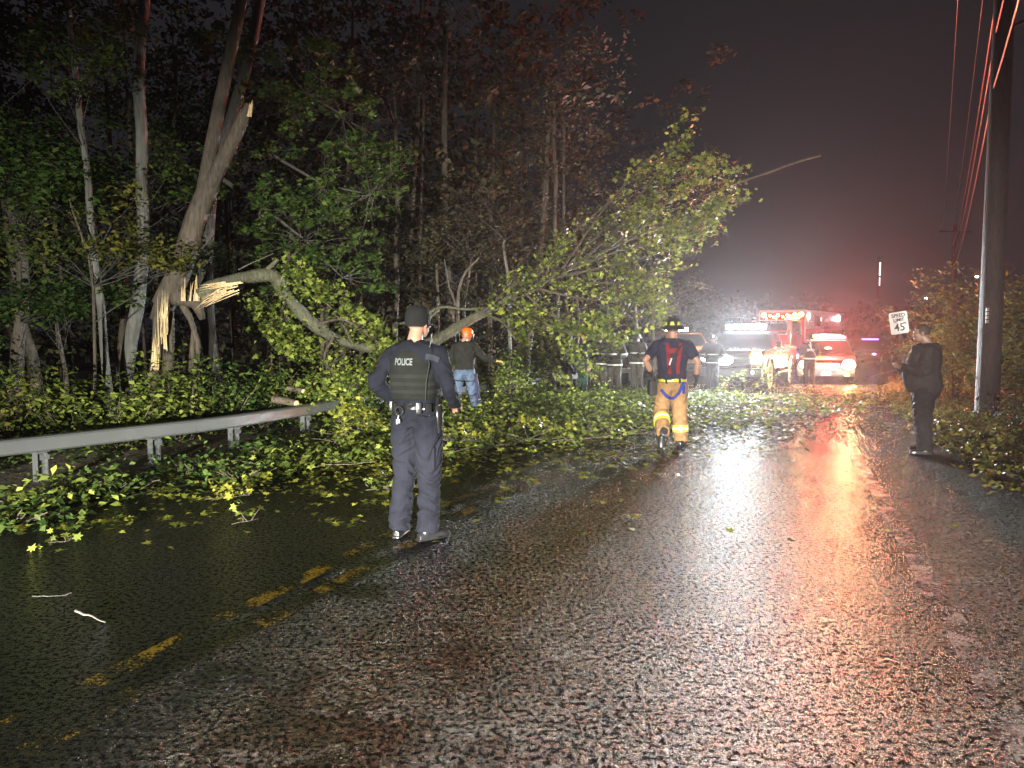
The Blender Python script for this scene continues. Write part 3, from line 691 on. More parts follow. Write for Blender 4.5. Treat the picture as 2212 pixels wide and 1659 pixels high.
# ------------------------------------------------------------------ leaf and branch litter on the road
def dens(X, Y):
    px = 1106 + F * X / Y; py = 727 + 1.61 * F / Y
    return px, py
pts = []
for i in range(22000):     # single leaves
    Y = rng.uniform(5.2, 24); i_ = int(np.argmin(abs(CLN[:, 1] - Y))); off = rng.uniform(-4.4, 4.6); X = CLN[i_, 0] + off / math.cos(CLN[i_, 2])
    far_ = np.clip((Y - 6.6 - max(0, off) * .9) / 3.0, 0, 1); left = np.clip((-off - .1) / 2.6, 0, 1) * np.clip((Y - 5.0) / 2.4, 0, 1)
    if rng.random() < .018 + .75 * far_ ** 1.6 * (1 - .6 * np.clip((Y - 17) / 4, 0, 1)) + .42 * left ** 1.2:
        pts.append((X, Y, .012 + rng.random() * .02))
for i in range(460):      # small tufts of leaves still on a twig
    Y = rng.uniform(5.4, 11); i_ = int(np.argmin(abs(CLN[:, 1] - Y))); off = rng.uniform(-4.3, 1.6); X = CLN[i_, 0] + off / math.cos(CLN[i_, 2])
    if rng.random() < np.clip((Y - 5.2) / 3.4, .12, 1) * np.clip(1.2 - (off + 3) / 4, .2, 1): pts += list(map(tuple, np.abs(spray((0, 0, .03), 13, .2, .3)) * np.array([1, 1, 1]) * rng.choice([-1, 1]) * np.array([1, 1, 0]) + np.array([X, Y, .03])))
tag(leaf_mesh('fallen_leaves', np.array(pts), .062, M_lf_yel, tpl=LEAF_M, flat=.72, sj=.5), 'yellow green maple leaves scattered over the wet asphalt', 'leaves', kind='stuff')
pts = []; tw = MB()
for i in range(900):      # thick mat of broken branches under the crown
    t = rng.random(); Y = rng.uniform(8.4, 19.5); i_ = int(np.argmin(abs(CLN[:, 1] - Y))); off = rng.uniform(-4.3, 4.4); X = CLN[i_, 0] + off / math.cos(CLN[i_, 2])
    lim_ = 8.5 + max(0, off + 2.6) * 1.05
    if Y < lim_ or (off > 3.0 and rng.random() < .5): continue
    if off < -3.2 and Y < 11: continue
    thick = np.clip((2.2 - off) / 4, .12, 1); hz = .03 + .17 * thick * np.clip((Y - lim_) / 3.5, .08, 1)
    pts.append(spray((X, Y, hz * .5), int(32 * (.4 + thick)), .5, hz))
    e = Vector((X + rng.uniform(-.9, .9), Y + rng.uniform(-.5, .5), rng.uniform(.02, hz + .1))); tw.tube(wob((X, Y, .03), e, 4, .1), taper(.009, .004, 4), 4, cap=False)
q = np.concatenate(pts); q[:, 2] = np.abs(q[:, 2]) + .012
tag(leaf_mesh('branch_litter', q, .08, M_lf_fresh, flat=.5, tpl=LEAF_M), 'mat of leafy broken twigs across the road under the fallen crown', 'branch litter', kind='stuff')
tag(tw.build('twig_litter', M_bark), 'thin broken twigs lying in the leaves on the road', 'twigs', kind='stuff')
def fallen_branch(label, a, b, h, n, leaf, r=.014, twn=8, lsize=.058):
    a = Vector(a); b = Vector(b); o = empty('fallen_branch', a, label=label, cat='branch', group='broken branches lying on the road')
    d = b - a; P = wob((0, 0, .03), d + Vector((0, 0, h * .5)), 7, .07); m = MB(); m.tube(P, taper(r, r * .35, 7), 6); pts = []
    for i in range(twn):
        k = random.randint(2, 7); q_ = min(.35, d.length * .3); e = P[k] + Vector((random.uniform(-q_, q_), random.uniform(-q_, q_), random.uniform(0, h)))
        m.tube(wob(P[k], e, 3, .1), taper(.005, .002, 3), 4, cap=False)
        if n: pts.append(spray(e, max(4, n // twn), min(.24, .12 + .1 * d.length), .6))
    m.build('stem', M_bark if leaf else M_barkpale, o)
    if n:
        q = np.concatenate(pts); q[:, 2] = np.maximum(q[:, 2], .015); leaf_mesh('leaves', q, lsize, leaf, o, tpl=LEAF_M, flat=.35)
    return o
fallen_branch('leafy branch with upright yellow tips left of the officer knees', gnd(690, 985), gnd(790, 960), .45, 260, M_lf_yel)
fallen_branch('leafy branch standing up beside the officer right thigh', gnd(1030, 985), gnd(1180, 955), .35, 220, M_lf_yel)
fallen_branch('yellow leafed branch in the road centre behind the officer', gnd(1080, 960), gnd(960, 970), .25, 160, M_lf_yel)
fallen_branch('leafy tuft at the worker boots', gnd(1000, 925), gnd(1090, 905), .3, 120, M_lf_yel)
fallen_branch('small green sprig on the bare asphalt left of the officer shins', gnd(790, 1065), gnd(850, 1062), .06, 60, M_lf_fresh, .006, 5)
fallen_branch('flat yellow sprig in the near lane halfway to the rail', gnd(440, 1085), gnd(540, 1080), .10, 90, M_lf_yel, .006, 6)
fallen_branch('tiny upright sprig on bare asphalt in the left lane', gnd(500, 1140), gnd(560, 1135), .12, 22, M_lf_fresh, .004, 3)
fallen_branch('lone leaf cluster on the asphalt in the left foreground', gnd(105, 1180), gnd(150, 1175), .05, 26, M_lf_fresh, .004, 4)
fallen_branch('bare pale stick on the asphalt in the left foreground', gnd(163, 1330), gnd(228, 1345), .004, 0, None, .007, 1)
fallen_branch('thin bare twig on the asphalt left of the pale stick', gnd(70, 1298), gnd(145, 1288), .004, 0, None, .003, 1)
fallen_branch('leafy branch reaching toward the firefighter left boot', gnd(1180, 905), gnd(1330, 880), .35, 240, M_lf_fresh)
fallen_branch('leafy branch right of the firefighter knee pointing at the black pickup', gnd(1500, 880), gnd(1650, 850), .55, 300, M_lf_fresh)
fallen_branch('dark bare branch lying across the white line under the vehicles', gnd(1640, 872), gnd(1830, 880), .06, 0, None, .022, 3)
fallen_branch('small leafy sprig on the asphalt right of the firefighter boots', gnd(1590, 925), gnd(1680, 915), .10, 70, M_lf_fresh, .006, 5)

# ================================================================== vehicles
M_black = pmat('black_car_paint', (0.012, 0.012, 0.013), .25, vary=.2, coat=.6)
M_redp = pmat('fire_red_paint', (0.45, 0.018, 0.014), .3, vary=.1, coat=.5)
M_whitep = pmat('white_paint', (0.38, 0.36, 0.35), .3, vary=.05, coat=.4)
M_orange_lit = pmat('orange_lit_paint', (0.42, 0.16, 0.05), .3, vary=.1, coat=.4)  # orange light falling on the rear pickup, put into its body colour
M_silver = pmat('grey_silver_paint', (0.07, 0.06, 0.06), .3, metal=.3, vary=.1, coat=.5)
M_glass = pmat('dark_glass', (0.012, 0.014, 0.016), .06, spec=.7, vary=.1)
M_rubber = pmat('tyre_rubber', (0.02, 0.02, 0.02), .75, bump=.3, bscale=40)
M_rim = pmat('alloy_rim', (0.35, 0.35, 0.36), .35, metal=.8, vary=.2)
M_plastic = pmat('black_plastic', (0.018, 0.018, 0.018), .5)
M_chrome = pmat('chrome_trim', (0.25, 0.25, 0.25), .2, metal=.9, vary=.1)
M_alu = pmat('aluminium_shutter', (0.5, 0.48, 0.46), .4, metal=.5, vary=.1)
E_white = emat('lamp_cold_white', (0.84, 0.95, 1.0), 2600)
E_headc = emat('headlamp_cold_white', (0.88, 0.95, 1.0), 3000)
E_amber = emat('headlamp_amber', (1.0, 0.68, 0.34), 2000)
E_turn = emat('turn_amber', (1.0, 0.42, 0.05), 110)
E_warm = emat('headlamp_warm', (1.0, 0.82, 0.52), 300)
E_red = emat('beacon_red', (1.0, 0.035, 0.03), 3600)
E_redhot = emat('beacon_pinkish', (1.0, 0.045, 0.035), 3600)
E_beam_amber = emat('marker_amber', (1.0, 0.42, 0.08), 110)
E_blue = emat('beacon_blue', (0.25, 0.20, 1.0), 500)
E_scene = emat('scene_lamp_white', (1.0, 0.80, 0.80), 260)
E_small = emat('distant_lamp', (1.0, 0.98, 0.95), 30)

def wheel(par, x, y, r, wd, side, rimmat=M_rim):
    m = MB(); n = 28; prof = [(r * .6, .42), (r * .93, .5), (r, .36), (r, -.36), (r * .93, -.5), (r * .6, -.42)]
    vs = []; fs = []; k = len(prof)
    for i in range(n):
        a = 2 * math.pi * i / n
        for (q, t) in prof: vs.append((t * wd, q * math.cos(a), q * math.sin(a)))
    for i in range(n):
        for j in range(k): fs.append((i * k + j, i * k + (j + 1) % k, ((i + 1) % n) * k + (j + 1) % k, ((i + 1) % n) * k + j))
    m.add(vs, fs); ty = m.build('wheel', M_rubber, par); ty.location = (x, y, r)
    m = MB(); m.cyl((-.02 * side, 0, 0), (.30 * wd * side, 0, 0), r * .60, r * .60, 24)
    for i in range(6):
        a = i * math.pi / 3; m.tube([(wd * .34 * side, 0, 0), (wd * .40 * side, math.cos(a) * r * .56, math.sin(a) * r * .56)], [r * .11, r * .08], 6)
    m.cyl((wd * .30 * side, 0, 0), (wd * .46 * side, 0, 0), r * .16, r * .12, 12); m.build('rim', rimmat, ty)
    return ty
def side_hull(L, W, zf, zh, zb, hood, zr, ax, r, ar=None, rear_z=None):
    """closed side profile with wheel arches; front at y=0"""
    ar = ar or r * 1.18; P = [(0.06, zf), (0.0, zf + .12), (0.02, zh - .10), (0.14, zh), (hood, zb), (L - .06, rear_z or zr), (L, (rear_z or zr) - .12), (L - .02, zf)]
    for a in sorted(ax, reverse=True):
        dz = zf - r; c = math.acos(max(-1, min(1, dz / ar)))
        h = math.sqrt(max(0, ar * ar - dz * dz)); a0 = math.atan2(dz, h); n = 10
        for i in range(n + 1):
            t = a0 + (math.pi - 2 * a0) * i / n; P.append((a + ar * math.cos(t), r + ar * math.sin(t)))
    return P
def hull(P, W, bev=.03):
    bm = bmesh.new(); n = len(P); a = [bm.verts.new((-W / 2, y, z)) for y, z in P]; b = [bm.verts.new((W / 2, y, z)) for y, z in P]
    bm.faces.new(a); bm.faces.new(b[::-1])
    for i in range(n): bm.faces.new((a[i], b[i], b[(i + 1) % n], a[(i + 1) % n]))
    bmesh.ops.recalc_face_normals(bm, faces=bm.faces)
    es = [e for e in bm.edges if abs(e.verts[0].co.x - e.verts[1].co.x) > W * .5 and max(v.co.y for v in e.verts) < .5 or (e.verts[0].co.z + e.verts[1].co.z) / 2 > .75 and abs(e.verts[0].co.x - e.verts[1].co.x) < .01]
    bmesh.ops.bevel(bm, geom=es, offset=bev, segments=2, affect='EDGES', profile=.6, clamp_overlap=True)
    bm.verts.index_update(); m = MB(); m.add([v.co.copy() for v in bm.verts], [[v.index for v in f.verts] for f in bm.faces]); bm.free(); return m
def cabin(y0, y1, yt0, yt1, wb, wt, z0, z1):
    v = [(-wb, y0, z0), (wb, y0, z0), (wb, y1, z0), (-wb, y1, z0), (-wt, yt0, z1), (wt, yt0, z1), (wt, yt1, z1), (-wt, yt1, z1)]
    bm = bmesh.new(); V = [bm.verts.new(q) for q in v]
    for f in ((0, 1, 5, 4), (1, 2, 6, 5), (2, 3, 7, 6), (3, 0, 4, 7), (4, 5, 6, 7), (3, 2, 1, 0)): bm.faces.new([V[i] for i in f])
    bmesh.ops.recalc_face_normals(bm, faces=bm.faces)
    es = [e for e in bm.edges if max(x.co.z for x in e.verts) > z0 + .1]
    bmesh.ops.bevel(bm, geom=es, offset=.05, segments=3, affect='EDGES', profile=.6); bm.verts.index_update()
    m = MB(); m.add([x.co.copy() for x in bm.verts], [[x.index for x in f.verts] for f in bm.faces]); bm.free(); return m, [Vector(q) for q in v]
def pane(c, u0, u1, v0, v1, off=.012, th=.008, rnd=.0):
    """c: 4 corners (bl, br, tr, tl); a slab pane between the fractions"""
    def P(u, v): return (c[0].lerp(c[1], u)).lerp(c[3].lerp(c[2], u), v)
    n = (c[1] - c[0]).cross(c[3] - c[0]).normalized()
    du = (u1 - u0) * .07; dv = (v1 - v0) * .10
    pts = [P(u0 + du, v0), P(u1 - du, v0), P(u1, v0 + dv), P(u1, v1 - dv), P(u1 - du, v1), P(u0 + du, v1), P(u0, v1 - dv), P(u0, v0 + dv)]
    m = MB(); k = 8; m.add([p + n * off for p in pts] + [p + n * (off - th) for p in pts], [tuple(range(k)), tuple(range(k, 2 * k))[::-1]] + [(i, i + k, (i + 1) % k + k, (i + 1) % k) for i in range(k)])
    return m
def text_obj(s, size, mat, parent, M, name='lettering', ext=.003, shear=0.0, bold=0.0, align='CENTER'):
    cu = bpy.data.curves.new(name, 'FONT'); cu.body = s; cu.size = size; cu.extrude = ext; cu.shear = shear; cu.offset = bold; cu.align_x = align; cu.align_y = 'CENTER'
    ob = bpy.data.objects.new(name, cu); COL.objects.link(ob); me = eval_mesh(ob); bpy.data.objects.remove(ob); bpy.data.curves.remove(cu)
    me.name = name; me.transform(M); me.materials.clear(); return mesh_obj(name, me, mat, parent)
def lamp(par, name, c, d, mat, n=18):
    """round lens facing -Y"""
    m = MB(); m.ell((0, 0, 0), (d[0] / 2, .012, d[1] / 2), nu=n); o = m.build(name, mat, par); o.location = c
    br = min(.026, d[0] * .09); m = MB(); m.tube([(math.cos(a) * (d[0] / 2 + br), -.016, math.sin(a) * (d[1] / 2 + br)) for a in [2 * math.pi * k / n for k in range(n + 1)]], br, 8, cap=False)
    m.ell((0, .024, 0), (d[0] / 2 + .03, .010, d[1] / 2 + .03), nu=n)
    if d[0] > .09: m.build('bezel', M_plastic, o)
    return o

# ---- black pickup with the cold white roof bar
v = empty('pickup_truck', (7.05, 22.5, 0), R(-31), label='black lifted pickup with blazing white roof bar lit red along its side', cat='pickup truck')
L, W = 5.3, 1.92; r = .44; Pp = side_hull(L, W, .62, 1.20, 1.30, 1.45, 1.28, (.0 + .85, 4.15), r)
b = hull(Pp, W, .05).build('body', M_black, v); b.location = (0, -.85, 0)
m, c = cabin(.62, 2.25, 1.05, 2.05, .90, .76, 1.27, 1.80); cb = m.build('cab', M_black, v)
pane([c[0], c[1], c[5], c[4]], .05, .95, .12, .90).build('windshield', M_glass, v)
pane([c[1], c[2], c[6], c[5]], .18, .86, .10, .85).build('side_window', M_glass, v)
pane([c[3], c[0], c[4], c[7]], .14, .82, .10, .85).build('side_window', M_glass, v)
m = MB(); m.box((0, .0, .55), (1.86, .22, .26), bev=.04).box((0, -.14, .78), (.9, .04, .06)); bb = m.build('bumper', M_plastic, v); bb.location = (0, -.90, 0)
m = MB(); m.box((0, -.86, .93), (1.10, .05, .36), bev=.01)
for i in range(5): m.box((0, -.89, .80 + .065 * i), (1.02, .03, .018))
m.build('grille', M_plastic, v)
m = MB(); m.tube([(-.62, -1.08, .50), (-.62, -1.10, .95), (0, -1.12, 1.0), (.62, -1.10, .95), (.62, -1.08, .50)], .03, 8); m.build('bull_bar', M_plastic, v)
lamp(v, 'headlight', (-.74, -.99, .95), (.28, .17), emat('headlamp_dim_white', (.9, .96, 1.0), 120))
lamp(v, 'driving_light', (-.12, -1.17, .92), (.50, .28), E_headc)
mm = MB(); mm.box((0, -.03, 0), (.28, .012, .17)); o = mm.build('headlight', E_warm, v); o.location = (.74, -.88, .92)
mm = MB(); mm.box((0, -.03, 0), (.28, .012, .11)); o = mm.build('turn_signal', E_turn, v); o.location = (.74, -.88, 1.10)
lamp(v, 'fog_light', (.66, -1.02, .56), (.10, .08), emat('fog_lamp_green_white', (.8, 1, .8), 30))
mm = MB(); mm.box((0, 0, 0), (1.26, .012, .15)); lb = mm.build('light_bar', E_white, v); lb.location = (0, .86, 1.93)
mm = MB(); mm.box((0, .84, 1.842), (1.32, .14, .02)).box((0, .86, 2.015), (1.32, .10, .015)); mm.build('light_bar_hood', M_plastic, v)
mm = MB(); mm.box((0, .06, 0), (1.26, .07, .17), bev=.02).box((-.5, .05, -.09), (.04, .06, .10)).box((.5, .05, -.09), (.04, .06, .10)); h_ = mm.build('light_bar_housing', M_plastic, v); h_.location = (0, .96, 1.93)
for sx in (-1, 1):
    mm = MB(); mm.box((sx * 1.06, .72, 1.38), (.16, .08, .22), bev=.03).cyl((sx * .9, .72, 1.32), (sx * 1.02, .72, 1.34), .02); mm.build('mirror', M_plastic, v)
    mm = MB(); mm.box((sx * 1.0, 1.5, .50), (.18, 1.7, .05), bev=.015); mm.build('running_board', M_chrome, v)
    mm = MB(); mm.box((sx * .965, 1.70, .99), (.012, .14, .035)); mm.build('door_handle', M_chrome, v)
    for ay in (0.0, 3.30):
        wheel(v, sx * .82, ay, r, .29, sx)
        mm = MB(); pts = [(sx * .965, ay + .52 * math.cos(t), r + .53 * math.sin(t)) for t in [math.pi * k / 12 for k in range(13)]]; mm.tube(pts, .035, 6); mm.build('fender_flare', M_plastic, v)
mm = MB(); mm.box((.90, 3.3, 1.55), (.10, .10, .55)).box((-.90, 3.3, 1.55), (.10, .10, .55)).box((0, 3.3, 1.80), (1.9, .10, .06)).box((.93, 2.75, 1.30), (.06, 1.1, .10)); mm.build('bed_rack', M_redp, v)

spot('light_bar_beam', (7.37, 23.05, 1.93), (-1.5, 4, .6), 12500, 110, .7, (0.84, 0.93, 1.0), (1, .32, 1), .12)
spot('driving_light_beam', (6.22, 21.35, .92), (1.0, 6, .3), 4200, 110, .8, (0.86, 0.95, 1.0), (1, .5, 1), .10)
# ---- pickup coloured orange for the light on it, behind the silhouetted firefighter
v = empty('pickup_truck', (7.15, 28.0, 0), R(14), label='pickup coloured orange for the light on it, with yellowish roof bar, half hidden behind the silhouetted firefighter', cat='pickup truck')
r = .42; Pp = side_hull(5.4, 1.9, .58, 1.12, 1.22, 1.4, 1.2, (.9, 4.2), r)
b = hull(Pp, 1.9, .05).build('body', M_orange_lit, v); b.location = (0, -.9, 0)
m, c = cabin(.55, 2.2, .95, 2.0, .88, .74, 1.2, 1.76); m.build('cab', M_orange_lit, v)
pane([c[0], c[1], c[5], c[4]], .06, .94, .12, .90).build('windshield', M_glass, v)
pane([c[3], c[0], c[4], c[7]], .14, .82, .10, .85).build('side_window', M_glass, v)
pane([c[1], c[2], c[6], c[5]], .18, .86, .10, .85).build('side_window', M_glass, v)
m = MB(); m.box((0, -.93, .52), (1.84, .2, .24), bev=.04); m.build('bumper', M_chrome, v)
m = MB(); m.box((0, -.90, .88), (1.05, .05, .3), bev=.01); m.build('grille', M_plastic, v)
for sx in (-1, 1):
    lamp(v, 'headlight', (sx * .72, -.90, .90), (.24, .18), E_amber if sx > 0 else E_warm)
    for ay in (0.0, 3.30): wheel(v, sx * .80, ay, r, .26, sx)
    mm = MB(); mm.box((sx * 1.04, .68, 1.32), (.15, .08, .2), bev=.03); mm.build('mirror', M_plastic, v)
mm = MB(); mm.box((0, 0, 0), (.95, .012, .13)); o = mm.build('light_bar', emat('lamp_yellow_white', (1, 1, .72), 1300), v); o.location = (-.35, .98, 1.90)
mm = MB(); mm.box((-.35, .97, 1.82), (1.0, .12, .02)); mm.build('light_bar_hood', M_plastic, v)
mm = MB(); mm.box((0, 0, 0), (1.0, .05, .15), bev=.015); o = mm.build('light_bar_housing', M_plastic, v); o.location = (-.35, 1.07, 1.89)

# ---- grey suv with the red beacon bar
v = empty('suv', (11.15, 25.6, 0), R(-24), label='grey police suv with glaring amber headlights and a long red beacon bar', cat='suv')
r = .36; Pp = side_hull(4.6, 1.86, .28, .82, .98, 1.25, 1.05, (.85, 3.6), r)
b = hull(Pp, 1.86, .06).build('body', M_silver, v); b.location = (0, -.85, 0)
m, c = cabin(.15, 3.3, .85, 3.0, .86, .68, .98, 1.50); m.build('cab', M_silver, v)
pane([c[0], c[1], c[5], c[4]], .05, .95, .06, .94).build('windshield', M_glass, v)
for cc in ([c[1], c[2], c[6], c[5]], [c[3], c[0], c[4], c[7]]):
    pane(cc, .14, .48, .10, .85).build('side_window', M_glass, v); pane(cc, .52, .86, .10, .85).build('side_window', M_glass, v)
m = MB(); m.box((0, -.86, .36), (1.80, .16, .22), bev=.04); m.build('bumper', pmat('dull_bumper', (.16, .15, .15), .4), v)
m = MB(); m.box((0, -.865, .62), (1.0, .06, .20), bev=.01)
for i in range(3): m.box((0, -.90, .56 + .06 * i), (.94, .03, .015))
m.build('grille', M_chrome, v)
m = MB(); m.box((0, -.95, .36), (.32, .012, .16)); m.build('licence_plate', M_whitep, v)
lamp(v, 'headlight', (-.70, -.975, .66), (.30, .26), E_amber)
lamp(v, 'headlight', (.70, -.975, .66), (.40, .36), E_amber)
lamp(v, 'turn_signal', (.66, -.95, .32), (.16, .09), E_turn)
lamp(v, 'turn_signal', (-.72, -.94, .34), (.10, .07), emat('turn_red', (1, .15, .05), 18))
lamp(v, 'spotlight', (.04, .42, 1.16), (.24, .15), emat('dash_lamp_red_white', (1, .42, .30), 350))
mm = MB(); mm.prism([(-.62, 0), (-.58, .07), (-.44, .125), (-.05, .15), (-.05, 0)], -.13, .13, axis='y'); o = mm.build('beacon', emat('beacon_amber', (1, .30, .06), 600), v); o.location = (0, 1.05, 1.56)
mm = MB(); mm.prism([(-.045, 0), (-.045, .15), (.30, .14), (.30, 0)], -.13, .13, axis='y'); o = mm.build('beacon', E_redhot, v); o.location = (0, 1.05, 1.56)
mm = MB(); mm.prism([(.305, 0), (.305, .14), (.45, .12), (.60, .06), (.63, 0)], -.13, .13, axis='y'); o = mm.build('beacon', E_red, v); o.location = (0, 1.05, 1.56)
mm = MB(); mm.box((0, 1.05, 1.525), (1.25, .22, .05), bev=.01); mm.build('beacon_base', M_plastic, v)
for sx in (-1, 1):
    mm = MB(); mm.box((sx * .98, .35, 1.05), (.18, .09, .13), bev=.03); mm.build('mirror', M_silver, v)
    for ay in (0.0, 2.75): wheel(v, sx * .78, ay, r, .23, sx)

spot('beacon_beam', (11.68, 26.05, 1.66), (4, 8, .4), 9000, 140, .8, (1.0, 0.06, 0.05), (1, .7, 1), .12)
spot('headlight_beam', (11.32, 24.2, .68), (5.5, 6, .2), 2600, 110, .8, (1.0, 0.62, 0.22), (1, .5, 1), .10)
spot('headlight_beam', (10.02, 24.75, .68), (4.2, 6, .2), 1400, 110, .8, (1.0, 0.62, 0.22), (1, .5, 1), .10)
# ---- heavy rescue truck
tc = at(1739, 700, 38.0); v = empty('rescue_truck', (tc.x - 1.2 * math.cos(R(38)), tc.y + 1.2 * math.sin(R(38)), 0), R(-38), label='large red heavy rescue truck with a row of amber lamps above its cab', cat='fire truck')
H = 3.02
m = MB(); m.box((0, 3.9, 1.75), (2.4, 7.8, 2.36), bev=.04); m.build('box_body', M_redp, v)
m = MB(); m.box((0, 3.9, 2.985), (2.46, 7.86, .11), bev=.02); m.build('roof_rail', M_whitep, v)
m = MB(); m.box((-1.205, -.004, 1.8), (.07, .07, 2.3)).box((1.205, -.004, 1.8), (.07, .07, 2.3)); m.build('corner_trim', M_whitep, v)
m = MB(); m.box((0, -.95, 1.10), (2.16, 1.9, 1.25), bev=.06); cabb = m.build('cab', M_redp, v)
m, c = cabin(-1.90, -.02, -1.72, -.02, 1.08, 1.02, 1.72, 2.48); m.build('cab_upper', M_whitep, v)
pane([c[0], c[1], c[5], c[4]], .05, .90, .04, .92).build('windshield', M_glass, v)
pane([c[1], c[2], c[6], c[5]], .10, .72, .0, .88).build('side_window', M_glass, v)
M4 = Matrix.Translation((-.10, -1.79, 2.36)) @ Matrix.Rotation(R(77), 4, 'X')
text_obj('"Pride of the South Side"', .16, M_whitep, v, M4, shear=.35, bold=.004)
mm = MB(); mm.box((0, -1.92, .72), (2.1, .25, .35), bev=.04); mm.build('bumper', M_chrome, v)
mm = MB(); mm.box((0, -1.905, 1.2), (1.2, .06, .5), bev=.01); mm.build('grille', M_chrome, v)
rr_ = random.Random(5)
for i, (x, s, z) in enumerate([(-.95, .24, 2.78), (-.62, .11, 2.74), (-.42, .10, 2.66), (-.20, .15, 2.77), (.05, .10, 2.68), (.28, .11, 2.76), (.44, .10, 2.70), (.68, .19, 2.77), (1.0, .24, 2.78), (-.8, .06, 2.58), (-.3, .06, 2.58), (.2, .06, 2.57), (.5, .06, 2.58)]):
    o = lamp(v, 'amber_lamp', (x, -.03, z), (s * 1.15, s), E_beam_amber)
mm = MB(); mm.box((.62, -.06, 2.60), (.62, .06, .07), bev=.01); mm.build('marker_bar', emat('marker_yellow', (1, .72, .18), 14), v)
# right (kerb far) flank seen from the photograph: x = +1.2
def flank(name, y0, y1, z0, z1, mat, off=.012):
    m = MB(); m.box((1.2 + off / 2 + .001, (y0 + y1) / 2, (z0 + z1) / 2), (off, y1 - y0, z1 - z0), bev=.004); return m.build(name, mat, v)
flank('upper_panel', .2, 7.6, 2.0, 2.92, M_whitep, .006)
flank('flank_window', 1.7, 2.9, 2.18, 2.78, M_glass, .02); flank('hatch', .75, .95, 2.28, 2.45, M_glass, .02)
M_emb = pmat('emblem_grey', (0.28, 0.22, 0.22), .5)
m = MB(); arc = [(1.222, 4.1 + .85 * math.cos(t), 2.36 + .42 * math.sin(t)) for t in [math.pi * k / 14 for k in range(15)]]
for i in range(14):
    a, b_ = Vector(arc[i]), Vector(arc[i + 1]); cc = Vector((1.222, 4.1, 2.36)); m.add([a, b_, cc.lerp(b_, .72), cc.lerp(a, .72)], [(0, 1, 2, 3)])
m.ell((1.222, 4.1, 2.36), (.006, .28, .10)).box((1.222, 4.1, 2.12), (.01, 1.1, .14)); m.build('emblem', M_emb, v)
flank('locker_door', .35, 1.9, .8, 1.95, M_redp, .02)
m = MB()
for i in range(14): m.box((1.215, 2.7, .84 + i * .08), (.026, 1.3, .072), bev=.006)
m.build('roller_shutter', M_alu, v); flank('locker_door', 3.5, 5.3, .8, 1.95, M_redp, .02); flank('trim_strip', .05, 7.7, 1.955, 1.985, M_chrome, .02)
for (y, s) in ((.55, .36), (6.7, .38)): o = MB().ell((0, 0, 0), (.05, s * .5, s * .42)).build('scene_light', E_scene, v); o.location = (1.23, y, 2.70)
mm = MB(); mm.tube([(1.1, -1.5, 1.75), (1.32, -1.62, 1.75), (1.34, -1.62, 2.2)], .02, 6).box((1.34, -1.62, 2.12), (.10, .12, .38), bev=.02).box((1.34, -1.62, 1.8), (.10, .12, .16), bev=.02); mm.build('mirror', M_plastic, v)
for sx in (-1, 1):
    for ay in (-1.0, 5.6): wheel(v, sx * 1.02, ay, .52, .3, sx, M_chrome)
flank('step_locker', -1.6, -.3, .55, .75, M_plastic, -.1)
mm = MB(); mm.box((1.16, .4, .60), (.2, 1.6, .25), bev=.02); mm.build('side_skirt', M_alu, v)
lamp(v, 'blue_beacon', (1.30, -.35, .62), (.22, .18), E_blue)

# ---- dark car with purple blue lamps round the bend
v = empty('parked_car', (20.8, 42.5, 0), R(-40), label='dark car far round the bend showing small purple lamps', cat='car')
r = .34; Pp = side_hull(4.4, 1.8, .25, .80, .92, 1.2, .98, (.85, 3.4), r); b = hull(Pp, 1.8, .06).build('body', M_black, v); b.location = (0, -.85, 0)
m, c = cabin(.2, 2.9, .8, 2.5, .84, .66, .92, 1.42); m.build('cab', M_black, v); pane([c[0], c[1], c[5], c[4]], .05, .95, .06, .94).build('windshield', M_glass, v)
for sx in (-1, 1):
    for ay in (0.0, 2.55): wheel(v, sx * .76, ay, r, .22, sx)
    lamp(v, 'headlight', (sx * .66, -.84, .62), (.22, .10), emat('lamp_purple', (.75, .35, 1.0), 9))
mm = MB(); mm.box((0, .9, 1.47), (.9, .18, .08), bev=.02); mm.build('beacon', emat('lamp_violet', (.45, .2, 1.0), 5), v)

# ================================================================== street furniture
base = zero(at(2131, 900, 13.7)); o = empty('utility_pole', base, label='thick dark wooden utility pole on the right verge rising out of view', cat='utility pole')
m = MB(); m.tube([(0, 0, -.2), (0, 0, 3), (.0, .0, 6.5), (.02, 0, 10.5)], [.205, .19, .175, .155], 20, jit=.02); m.build('pole', barkmat('creosoted_wood', (0.018, 0.014, 0.013), (0.05, 0.04, 0.038), 12), o, ang=80)
m = MB(); m.tube([(-.19, -.06, 0), (-.185, -.06, 1.6), (-.18, -.055, 3.2)], .014, 8).tube([(-.18, -.055, 3.2), (-.165, -.04, 6.5), (-.14, -.03, 10.4)], .006, 6); m.build('ground_wire', pmat('galvanised_conduit', (.07, .07, .07), .6, metal=.2), o)
m = MB()
for i in range(4): m.box((-.165, -.15, 2.12 - i * .075), (.05, .02, .06), bev=.004)
m.build('number_tags', pmat('aluminium_tag', (.75, .72, .68), .3, metal=.7), o)
m = MB(); m.tube([(.12, -.05, 7.3), (.45, -.1, 7.42)], .03, 8); m.build('bracket', M_bark, o)
m = MB(); m.box((.0, -.22, 9.6), (2.4, .12, .12)); m.build('crossarm', M_bark, o)
for (x, y, z) in ((.36, -.2, 6.75), (.50, -.2, 6.72), (.43, -.2, 6.45)):
    m = MB(); m.cyl((x, y, z), (x, y, z + .16), .035, .025, 12).cyl((x, y, z + .05), (x, y, z + .075), .06, .06, 12).cyl((x, y, z + .10), (x, y, z + .12), .055, .055, 12); m.build('insulator', pmat('glazed_porcelain', (.65, .55, .5), .15, coat=.8), o)
PB = base.copy()
